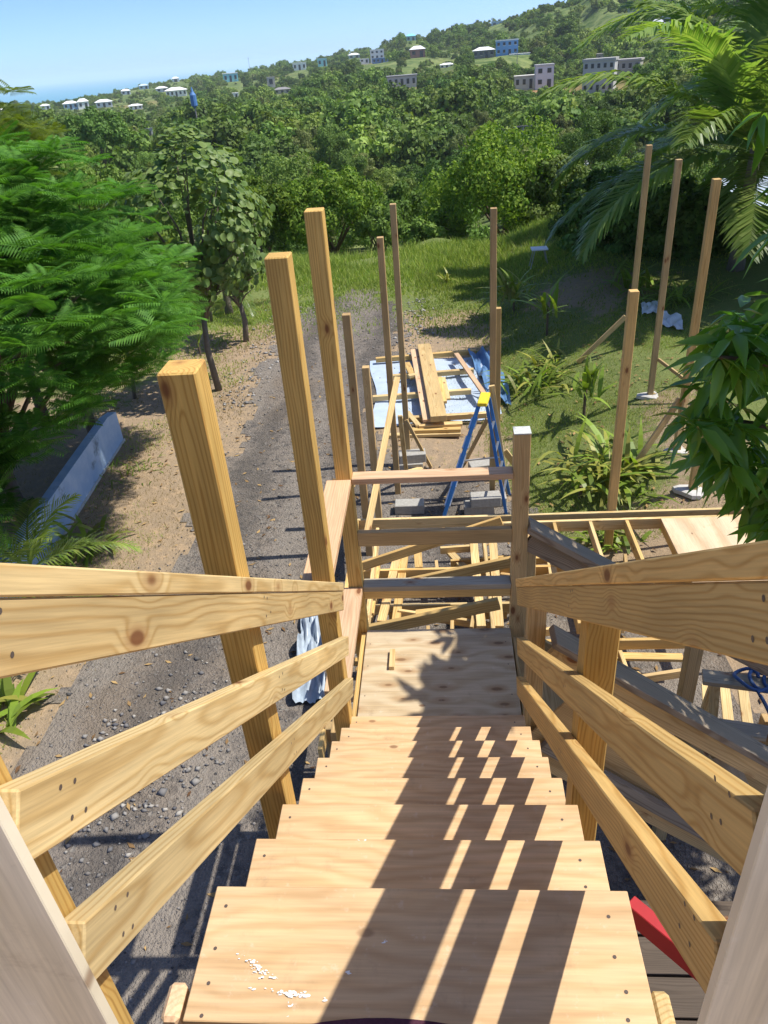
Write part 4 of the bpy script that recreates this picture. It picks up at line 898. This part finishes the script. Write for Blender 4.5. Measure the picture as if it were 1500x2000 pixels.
for j, (nm, px_, py_, n_, L, wd, mt, stem, spr, lab) in enumerate([
    ('dracaena', 1003, 607, 34, .95, .085, (L_YEL, L_PLANT), .35, 1., 'yellow green strap leaved plant highest on the bank, near the tall slim post'),
    ('dracaena', 1068, 655, 16, .75, .08, L_PLANT, .6, .8, 'single stemmed plant with upright leaves behind the dense clump'),
    ('lily_clump', 1062, 745, 90, .8, .06, (L_PLANT, L_YEL, L_LIME), 0, 1.2, 'dense low clump of strap leaves in the middle of the bank'),
    ('dracaena', 1140, 815, 20, .65, .075, L_PLANT, .5, .8, 'plant with a leafy head on a short stem left of the stout post'),
    ('lily_clump', 1205, 925, 70, .85, .065, (L_PLANT, L_PLANT, L_YEL), 0, 1.1, 'dark green strap leaved clump behind the stout post'),
    ('variegated_lily', 1160, 925, 46, .85, .065, L_YEL, 0, 1.4, 'yellowish variegated clump left of the stout post'),
    ('palm_seedling', 1133, 972, 7, .38, .05, L_PLANT, .18, 1., 'small seedling just beyond the long double beam'),
    ('palm_seedling', 872, 553, 9, .45, .05, L_YEL, .1, .8, 'lone light green seedling in the far lawn'),
    ('lily_clump', 178, 1065, 18, .62, .07, (L_PLANT, L_YEL), .1, 1.2, 'strap leaved plant at the foot of the blue wall'),
    ('lily_clump', 150, 1095, 26, .45, .04, L_PLANT, 0, 1.3, 'low grassy clump at the near end of the blue wall'),
    ('lily_clump', 15, 1390, 24, .62, .085, (L_YEL, L_PLANT, L_LIME), 0, 1.2, 'bright green broad leaved plant at the left edge under the handrail'),
    ('palm_seedling', 392, 695, 5, .42, .05, L_LIME, .3, .7, 'thin sapling with two bright leaves on the tan verge'),
    ('weed_tuft', 288, 915, 40, .16, .02, L_LIME, 0, 1.2, 'small bright weed tuft on the tan verge'),
    ('weed_tuft', 230, 930, 46, .22, .018, L_PLANT, 0, 1.3, 'larger weed tuft right of the blue wall'),
    ('lily_clump', 1085, 700, 30, .42, .045, (L_PLANT, L_YEL), 0, 1.3, 'small clump right of the dense one on the bank'),
    ('fern_clump', 1330, 590, 44, .8, .05, L_PLANT, 0, 1.2, 'dark clump in the shade at the foot of the palm'),
    ('fern_clump', 1240, 560, 40, .9, .07, L_PLANT, 0, 1.1, 'dark broad clump in the shade left of the palm foot'),
    ('weed_tuft', 1235, 960, 30, .25, .03, L_PLANT, 0, 1.2, 'weed tuft just right of the stout post'),
    ('fern_clump', 1190, 1060, 34, .4, .06, L_PLANT, 0, 1.2, 'green plant showing between the deck joists at right')]):
    q = G3(px_, py_); strap_plant(nm, lab, (q.x, q.y, gz(q.x, q.y)), n_, L, wd, 30+j, mt, stem, spr)
for j, (a, b_, hh, lab) in enumerate([((372, 640), (366, 560), 0, 'thin grey sapling trunk left of the round leaved tree'), ((413, 628), (400, 560), 0, 'leaning thin pale sapling trunk near the young palm'), ((262, 775), (248, 685), 0, 'thin bare sapling trunk on the verge beyond the blue wall'), ((182, 842), (165, 775), 0, 'thin sapling trunk rising behind the blue wall')]):
    q = onZ(*a, GZ); t_ = onY(*b_, q.y); V, Fc = tube([(q.x, q.y, GZ-.1), ((q.x+t_.x)/2+.03, q.y, (GZ+t_.z)/2), tuple(t_), (t_.x-.05, q.y, t_.z+.5)], [.04, .035, .03, .02], 7); tag(mesh_obj('sapling_trunk', V, Fc, BARKP, None, True), lab, 'trunk')

# ---- trees behind the clearing, built one by one
def Y_ground(px_, py_, Y): q = onY(px_, py_, Y); return q, gz(q.x, Y)
MT = []
for j, (px_, py_, Y, rx, rz, mt, lab, ncl) in enumerate([
    (985, 385, 31, 2.75, 2.2, L_MANGO, 'large round mango tree with light green flushes behind the clearing', 70), (648, 430, 31, 2.05, 1.65, L_MANGO, 'dome shaped mango tree behind the two tall left posts', 50),
    (500, 432, 30, 1.6, 1.5, L_MANGO, 'dark mango tree left of the dome shaped one', 40), (1095, 410, 29, 1.3, 1.7, L_FARS[2], 'light green shrubby tree right of the large round mango', 36),
    (800, 430, 34, 1.7, 1.3, L_FARS[0], 'dark shrub between the two large mangoes, behind the tallest slim post', 36), (850, 465, 30, 1.2, .9, L_FARS[1], 'low bush at the end of the clearing left of the large mango', 26),
    (190, 266, 95, 3.5, 2.3, L_FARS[0], 'broad dark tree standing alone left, below the coast houses', 70), (375, 235, 190, 2.6, 2.6, L_FARS[0], 'small dark round tree beside the pole with the blue tank', 26),
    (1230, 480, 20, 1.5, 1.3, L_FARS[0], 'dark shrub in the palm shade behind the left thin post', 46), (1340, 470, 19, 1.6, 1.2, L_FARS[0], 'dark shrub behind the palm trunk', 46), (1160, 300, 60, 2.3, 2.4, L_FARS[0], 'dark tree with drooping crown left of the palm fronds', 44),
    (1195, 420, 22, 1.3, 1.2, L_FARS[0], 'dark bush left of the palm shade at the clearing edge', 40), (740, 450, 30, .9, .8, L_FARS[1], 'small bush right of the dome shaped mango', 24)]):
    q, g0 = Y_ground(px_, py_, Y); cr = crown(int(ncl*1.3), 330 if Y < 80 else 200, (rx, rx*.95, rz), .15 if Y < 80 else .3, .075 if Y < 80 else .2, 100+j, .30); cr[0][:, 2] += q.z-g0
    MT.append((q.x, Y, rx)); tree('mango_tree' if mt is L_MANGO else 'broadleaf_tree', lab, 'tree', (q.x, Y, g0), cr, mt, max(.5, (q.z-g0)*.6), .05+.03*rx)

# ================================================================== HOUSES ON THE HILL
HM = {}
def hmat(c, var=.12):
    k = tuple(c)
    if k not in HM: HM[k] = plain('house_paint_%d' % len(HM), c, .85, var, .6, .15)
    return HM[k]
GLASS = plain('dark_window_glass', (.03, .035, .045), .2, .2, 1, .5)
WHT, ROOFW, GREYC = (.82, .82, .80), (.82, .82, .80), (.5, .49, .46)
HOUSES = []
def hbox(name, lo, hi, mat, parent):
    V = [(x, y, z) for z in (lo[2], hi[2]) for x, y in ((lo[0], lo[1]), (hi[0], lo[1]), (hi[0], hi[1]), (lo[0], hi[1]))]
    return mesh_obj(name, V, [(0, 3, 2, 1), (4, 5, 6, 7), (0, 1, 5, 4), (1, 2, 6, 5), (2, 3, 7, 6), (3, 0, 4, 7)], mat, parent)
def house(label, px_, py_, D, wpx, hpx, wall, roof, roofc, nwin=4, storeys=1, yaw=0., dep=.7, extra=None):
    q = onH(px_, py_, D); z_ = (q-CAM).dot(CF); W = 1.02*wpx*z_/F; H = 1.06*hpx*z_/F; dp = W*dep
    t = thing('house', label, 'house', q); t.rotation_euler.z = -math.atan2(q.x, q.y)+yaw; HOUSES.append((px_, py_, wpx, hpx, D))
    rh = H*(.28 if roof != 'flat' else .08); wh = H-rh; hbox('wall', (-W/2, 0, -3.5), (W/2, dp, wh), hmat(wall), t)
    ov = .06*W
    if roof == 'flat': hbox('roof', (-W/2-ov*.5, -ov*.5, wh+.01), (W/2+ov*.5, dp+ov*.5, H), hmat(roofc), t)
    else:
        rx = W*.22; V = [(-W/2-ov, -ov, wh), (W/2+ov, -ov, wh), (W/2+ov, dp+ov, wh), (-W/2-ov, dp+ov, wh), (-rx, dp/2, H), (rx, dp/2, H)]
        V += [(x, y, z-.15) for x, y, z in V[:4]]
        mesh_obj('roof', V, [(0, 1, 5, 4), (1, 2, 5), (2, 3, 4, 5), (3, 0, 4), (6, 7, 1, 0), (7, 8, 2, 1), (8, 9, 3, 2), (9, 6, 0, 3), (9, 8, 7, 6)], hmat(roofc), t)
    sh_ = wh/storeys
    for s in range(storeys):
        for k in range(nwin):
            x = -W/2+W*(k+.5)/nwin; ww = W/nwin*.22; door = (s == 0 and k == nwin//2)
            z0 = s*sh_+(.05 if door else .38)*sh_; z1 = s*sh_+.8*sh_; wn_ = hbox('door' if door else 'window', (x-ww, -.12, z0), (x+ww, .02, z1), GLASS, t)
            if W > 9 and not door: hbox('sill', (x-ww*1.2, -.22, z0-.12), (x+ww*1.2, -.01, z0-.002), hmat(ROOFW), wn_)
    if extra: extra(t, W, dp, wh, H)
    return t
def balcony(t, W, dp, wh, H): hbox('balcony', (-W/2, -2.0, wh*.48), (W/2, -.02, wh*.53), hmat(WHT), t); hbox('balcony_wall', (-W/2, -2.15, wh*.48), (W/2, -2.01, wh*.66), hmat((.35, .52, .72)), t)
PB_, TQ = (.42, .58, .72), (.25, .62, .68)
for a in [
    ('tiny white house at the left edge of the coast', 3, 224, 520, 16, 11, WHT, 'hip', ROOFW, 2), ('small white house left among the coast trees', 90, 214, 600, 17, 9, WHT, 'hip', ROOFW, 2),
    ('pale blue house with white roof, left one of the coast row', 140, 214, 555, 26, 14, PB_, 'hip', ROOFW, 3), ('pale house adjoining the blue one in the coast row', 165, 213, 550, 20, 17, WHT, 'hip', ROOFW, 2),
    ('long white house in the middle of the coast row', 205, 211, 560, 30, 14, (.6, .64, .7), 'hip', ROOFW, 3), ('low white house at the right end of the coast row', 266, 214, 520, 25, 9, WHT, 'hip', ROOFW, 3),
    ('small white roofed house below the sea horizon', 247, 186, 700, 17, 10, WHT, 'hip', ROOFW, 2), ('pale blue cottage just under the horizon beside a dark tree', 282, 175, 760, 18, 9, PB_, 'hip', (.5, .62, .72), 2),
    ('white hip roofed house left of the large verandah house', 317, 181, 660, 22, 10, (.55, .58, .6), 'hip', ROOFW, 2), ('large white verandah house with hip roof near the coast', 346, 190, 610, 39, 16, WHT, 'hip', ROOFW, 5),
    ('tiny white house on the skyline above the verandah house', 344, 161, 860, 13, 9, WHT, 'hip', ROOFW, 1), ('dark roofed shed in the valley at left', 288, 268, 290, 24, 14, (.45, .45, .44), 'flat', (.12, .13, .15), 2),
    ('turquoise house with white roof near the skyline', 452, 162, 680, 28, 16, TQ, 'flat', ROOFW, 3), ('low white house among trees below the turquoise one', 458, 191, 500, 17, 8, WHT, 'flat', ROOFW, 2),
    ('grey roofed house among the trees in the centre', 552, 185, 450, 31, 12, (.42, .40, .38), 'hip', (.25, .24, .24), 3), ('beige cottage above the grey roofed house', 530, 165, 520, 15, 12, (.55, .48, .40), 'flat', (.5, .47, .42), 1),
    ('white flat roofed house on the skyline left of the turquoise cube', 586, 139, 720, 26, 14, WHT, 'flat', ROOFW, 3), ('bright turquoise cube house on the skyline', 630, 131, 720, 18, 14, (.33, .68, .72), 'flat', (.42, .72, .75), 2),
    ('pale grey house on the skyline left of the long blue wall', 692, 116, 760, 22, 10, (.45, .55, .58), 'hip', ROOFW, 2), ('white two storey house above the long blue wall', 737, 116, 620, 26, 16, WHT, 'flat', ROOFW, 3, 2),
    ('long low blue building on the ridge', 743, 124, 595, 31, 9, (.12, .25, .50), 'flat', (.16, .30, .55), 4), ('low white shed left of the long blue building', 712, 123, 600, 18, 7, WHT, 'flat', ROOFW, 2),
    ('red brick house with white roof on the slope', 816, 113, 520, 29, 19, (.42, .19, .16), 'hip', ROOFW, 2), ('low house with bright white roof below the brick house', 873, 134, 430, 27, 9, WHT, 'hip', (.82, .82, .80), 3),
    ('weathered grey white house with dark openings in the centre', 786, 174, 330, 56, 22, (.52, .52, .53), 'flat', (.30, .30, .30), 5, 1), ('house with wide white hip roof and dark walls', 945, 114, 380, 40, 18, (.22, .22, .22), 'hip', ROOFW, 4),
    ('bright blue two storey house on the hillside', 990, 108, 370, 42, 25, (.16, .36, .66), 'flat', ROOFW, 4, 2), ('white annex in front of the blue two storey house', 1015, 118, 360, 38, 11, WHT, 'flat', ROOFW, 3),
    ('long single storey white house above the orange earth cutting', 1030, 174, 290, 50, 22, (.62, .62, .58), 'flat', (.60, .58, .52), 4), ('white two storey house block above the orange earth cutting', 1063, 172, 285, 34, 38, (.66, .68, .72), 'flat', (.55, .55, .54), 2, 2, .1),
    ('unfinished grey three storey block building left of the palm', 1166, 182, 235, 58, 55, (.50, .50, .48), 'flat', (.44, .43, .40), 5, 3, -.15), ('grey block wing behind the unfinished building, partly behind palm fronds', 1215, 165, 260, 60, 40, (.42, .41, .38), 'flat', (.46, .44, .41), 5, 2, -.15),
    ('pinkish unfinished house above the grey block building', 1180, 126, 330, 30, 18, (.52, .40, .34), 'flat', (.5, .44, .38), 3), ('white roofed house high on the hill at right', 1247, 25, 430, 40, 15, (.35, .38, .36), 'hip', ROOFW, 3),
    ('pale grey two storey house high on the hill behind fronds', 1318, 47, 390, 50, 26, (.52, .56, .58), 'flat', (.6, .62, .62), 4, 2), ('small grey white house below the pale one high at right', 1282, 70, 360, 26, 26, (.45, .48, .54), 'hip', (.62, .64, .68), 2, 2),
    ('turquoise roofed cottage on the skyline', 803, 82, 690, 18, 13, (.4, .6, .6), 'hip', TQ, 2), ('pale blue house on the skyline right of centre', 972, 56, 640, 24, 12, (.45, .58, .68), 'flat', (.6, .68, .72), 2),
    ('white house hidden in the trees left of the palm fronds', 1125, 345, 75, 38, 30, WHT, 'hip', ROOFW, 2), ('small white building among the valley trees in the centre', 952, 245, 170, 12, 7, WHT, 'flat', ROOFW, 1)]:
    house(*a)
# neighbouring house behind the palm at the right edge
q = onY(1500, 460, 23); nb = thing('neighbour_house', 'white and blue neighbouring house behind the palm at the right edge', 'house', (q.x+3.6, 25, gz(q.x+2, 25)-1.7))
hbox('wall', (-2.2, 0, -1), (6, 7, 1.75), hmat((.62, .66, .70)), nb); hbox('roof', (-2.6, -.5, 1.76), (6.4, 7.4, 1.95), hmat((.38, .44, .50)), nb); hbox('plinth', (-2.25, -.06, -1), (6.05, -.01, .3), hmat((.25, .42, .60)), nb)
w_ = hbox('window', (-1.2, -.06, .7), (-.2, .02, 1.4), GLASS, nb); hbox('sill', (-1.3, -.12, .62), (-.1, -.01, .698), hmat(ROOFW), w_)

# poles
def upole(label, px_, py_, D, hpx, extra=None):
    q = onH(px_, py_, D); h = hpx*((q-CAM).dot(CF))/F; t = thing('utility_pole', label, 'pole', q); V, Fc = tube([(0, 0, -2), (0, 0, h)], [.16, .11], 7); mesh_obj('pole', V, Fc, plain('grey_pole_wood', (.30, .28, .25), .9), t)
    if extra == 'tank':
        t.name = 'tank_pole'; V, Fc = tube([(0, 0, h*.62), (0, 0, h*.68), (0, 0, h*.93), (0, 0, h*1.0), (0, 0, h*1.12)], [.15, .62, .62, .3, .05], 12); mesh_obj('tank', V, Fc, plain('blue_tank_paint', (.09, .22, .45), .5), t)
    else: hbox('crossarm', (-1.0, -.08, h*.93), (1.0, .08, h*.93+.14), hmat((.25, .22, .2)), t)
upole('tall pole topped with a slender blue tank at left', 390, 262, 170, 72, 'tank'); upole('pale utility pole in the valley left of centre', 505, 275, 150, 40); upole('utility pole among the trees in the centre', 676, 252, 190, 48); upole('utility pole right of the large mango tree', 1020, 292, 90, 42); upole('thin utility pole on the left skyline', 491, 158, 800, 40); upole('utility pole on the slope left of the white two storey house', 1009, 172, 320, 60)

# ================================================================== VALLEY TREES
protos = []
for k in range(6):
    rx, rz = [(2.3, 1.8), (2.0, 2.0), (2.6, 1.5), (1.7, 1.9), (2.2, 1.4), (2.9, 2.0)][k]; cr = crown(46, 210, (rx, rx, rz), .17, .11, 300+k, .33); cr[0][:, 2] += 1.1+rz*.75
    protos.append((tree('valley_tree', 'x', 'tree', (0, 0, 0), cr, L_FARS[k % 4], 1.5, .12, None, None, 5), rx))
def blocked(x, y, z, r):
    """would this tree hide a house, or stand in an open place?"""
    for cx_, cy_, rr, og in CLEAR:
        if (x-cx_)**2+(y-cy_)**2 < rr*rr: return True
    a, b_, dz = proj((x, y, z+r*1.6)); D = math.hypot(x, y); rp = r*F/dz
    for hx, hy, hw_, hh, HD in HOUSES:
        if D < HD+8 and abs(a-hx) < hw_/2+rp*.75 and b_ < hy-hh*.30 and D > HD*.12+26 and b_ > hy-hh-2.5*rp-10: return True
    return False
LAB = ['%s tree just beyond the clearing, %s', '%s tree down in the valley, %s', '%s tree across the valley, %s']
SECT = [(330, 'above the feathery tree at left'), (560, 'above the round leaved tree'), (780, 'behind the dome shaped mango'), (1000, 'behind the large round mango'), (1180, 'left of the palm fronds'), (9999, 'behind the palm')]
KN = ['dark spreading', 'dense green', 'flat topped light', 'tall olive', 'low dark', 'large leafy']
tg_ = np.random.default_rng(77); cand = []
while len(cand) < 300:
    az = tg_.uniform(R(-41), R(36)); d = 29+tg_.uniform(0, 1)**.75*100; x, y = d*math.sin(az), d*math.cos(az)
    if any((x-a)**2+(y-b_)**2 < (rr*.8+1.2)**2 for a, b_, rr in MT) or any((x-c[0])**2+(y-c[1])**2 < (1.3+d*.014)**2 for c in cand): 
        if tg_.random() < .985: continue
    if x > 5 and y < 34 and x < 14 and y < 30: continue
    cand.append((x, y, d))
zs = ground([c[0] for c in cand], [c[1] for c in cand]); used = set()
for (x, y, d), z in zip(cand, zs):
    k = int(tg_.integers(0, 6)); s = tg_.uniform(.7, 1.25)*(.55+.45*min(1, d/60)); pr, rx = protos[k]
    o = pr if k not in used else copy_tree(pr); used.add(k); o.location = (x, y, z-.2); o.scale = (s, s*tg_.uniform(.9, 1.1), s*tg_.uniform(.85, 1.2)); o.rotation_euler.z = tg_.uniform(0, 6.28)
    zone = 0 if d < 50 else 1 if d < 85 else 2; sec = next(w_ for e_, w_ in SECT if proj((x, y, z))[0] < e_); tag(o, LAB[zone] % (KN[k], sec), 'tree', '%s trees, %s' % (KN[k], ('beyond the clearing', 'down the valley', 'across the valley')[zone]))
for k, (pr, rx) in enumerate(protos):
    if k not in used:
        for c in list(pr.children): bpy.data.objects.remove(c)
        bpy.data.objects.remove(pr)
# the far woods: one mass of instanced crowns
fp = []
for k in range(5):
    rx, rz = [(2.4, 1.9), (2.0, 1.4), (2.8, 1.7), (1.6, 1.2), (2.1, 2.2)][k]; V, Fq = crown(26, 60, (rx, rx, rz), .40, .29, 500+k, .38); V[:, 2] += rz*.6
    fp.append(np_mesh('wood_crown', V, Fq, L_FARS[(0, 1, 2, 3, 1)[k]], None, False, False))
N = 19000; pts = []; az = tg_.uniform(R(-40), R(38), N*2); d = np.sqrt(tg_.uniform(105**2, 980**2, N*2)); d = np.where(tg_.uniform(0, 1, N*2) < .35, 105+tg_.uniform(0, 1, N*2)**1.3*300, d)
X_, Y_ = d*np.sin(az), d*np.cos(az); Z_ = ground(X_, Y_); dens = np.sin(X_*.021+Y_*.013)+np.sin(Y_*.027-X_*.017)+np.sin(X_*.06)*.6
for x, y, z, dn, dd_ in zip(X_, Y_, Z_, dens, d):
    if dn < -.9 and tg_.random() < .75: continue
    if len(pts) >= N: break
    s = tg_.uniform(.5, 1.15) if tg_.random() < .82 else tg_.uniform(1.1, 2.1)
    if x < -.28*y and dd_ > 260: s *= .6
    if blocked(x, y, z, 2.3*s): continue
    pts.append((x, y, z-.3, s, tg_.uniform(0, 6.28), int(tg_.integers(0, 5))))
pts = np.array(pts); me = bpy.data.meshes.new('far_woods'); me.vertices.add(len(pts)); me.vertices.foreach_set('co', pts[:, :3].astype(np.float32).ravel())
for nme, col_, ty in (('scl', 3, 'FLOAT'), ('rot', 4, 'FLOAT'), ('knd', 5, 'INT')):
    a_ = me.attributes.new(nme, ty, 'POINT'); a_.data.foreach_set('value', pts[:, col_].astype(np.int32 if ty == 'INT' else np.float32))
fw = bpy.data.objects.new('far_woods', me); COL.objects.link(fw); tag(fw, 'green woods covering the hills and valley in the distance', 'woods', None, 'stuff')
ng = bpy.data.node_groups.new('far_woods_instances', 'GeometryNodeTree'); ng.interface.new_socket('Geometry', in_out='INPUT', socket_type='NodeSocketGeometry'); ng.interface.new_socket('Geometry', in_out='OUTPUT', socket_type='NodeSocketGeometry')
gi, go = ng.nodes.new('NodeGroupInput'), ng.nodes.new('NodeGroupOutput'); jn = ng.nodes.new('GeometryNodeJoinGeometry'); m2p = ng.nodes.new('GeometryNodeMeshToPoints'); ng.links.new(gi.outputs[0], m2p.inputs[0])
def nattr(nme, ty):
    a = ng.nodes.new('GeometryNodeInputNamedAttribute'); a.data_type = ty; a.inputs[0].default_value = nme; return a.outputs[0]
for k in range(5):
    oi = ng.nodes.new('GeometryNodeObjectInfo'); oi.inputs['Object'].default_value = fp[k]; oi.inputs['As Instance'].default_value = True
    cmp = ng.nodes.new('FunctionNodeCompare'); cmp.data_type = 'INT'; cmp.operation = 'EQUAL'; ng.links.new(nattr('knd', 'INT'), cmp.inputs[2]); cmp.inputs[3].default_value = k
    ip = ng.nodes.new('GeometryNodeInstanceOnPoints'); ng.links.new(m2p.outputs[0], ip.inputs['Points']); ng.links.new(cmp.outputs[0], ip.inputs['Selection']); ng.links.new(oi.outputs['Geometry'], ip.inputs['Instance'])
    cx_ = ng.nodes.new('ShaderNodeCombineXYZ'); ng.links.new(nattr('rot', 'FLOAT'), cx_.inputs[2]); ng.links.new(cx_.outputs[0], ip.inputs['Rotation']); ng.links.new(nattr('scl', 'FLOAT'), ip.inputs['Scale']); ng.links.new(ip.outputs[0], jn.inputs[0])
ng.links.new(jn.outputs[0], go.inputs[0]); md = fw.modifiers.new('instances', 'NODES'); md.node_group = ng

# ================================================================== HAZE
hv = [(x, y, z) for z in (-78, 75) for x, y in ((-50500, -2600), (50500, -2600), (50500, 55500), (-50500, 55500))]
hm = bpy.data.materials.new('pale_air'); hm.use_nodes = True; hn = hm.node_tree; hn.nodes.clear()
ho = hn.nodes.new('ShaderNodeOutputMaterial'); pv = hn.nodes.new('ShaderNodeVolumePrincipled'); hn.links.new(pv.outputs[0], ho.inputs['Volume'])
pv.inputs['Color'].default_value = (.86, .94, 1.0, 1); pv.inputs['Density'].default_value = .00016
hz = mesh_obj('haze', hv, [(0, 3, 2, 1), (4, 5, 6, 7), (0, 1, 5, 4), (1, 2, 6, 5), (2, 3, 7, 6), (3, 0, 4, 7)], hm); hz['kind'] = 'stuff'; hz['label'] = 'thin blue air haze over the valley and sea'; hz['category'] = 'haze'
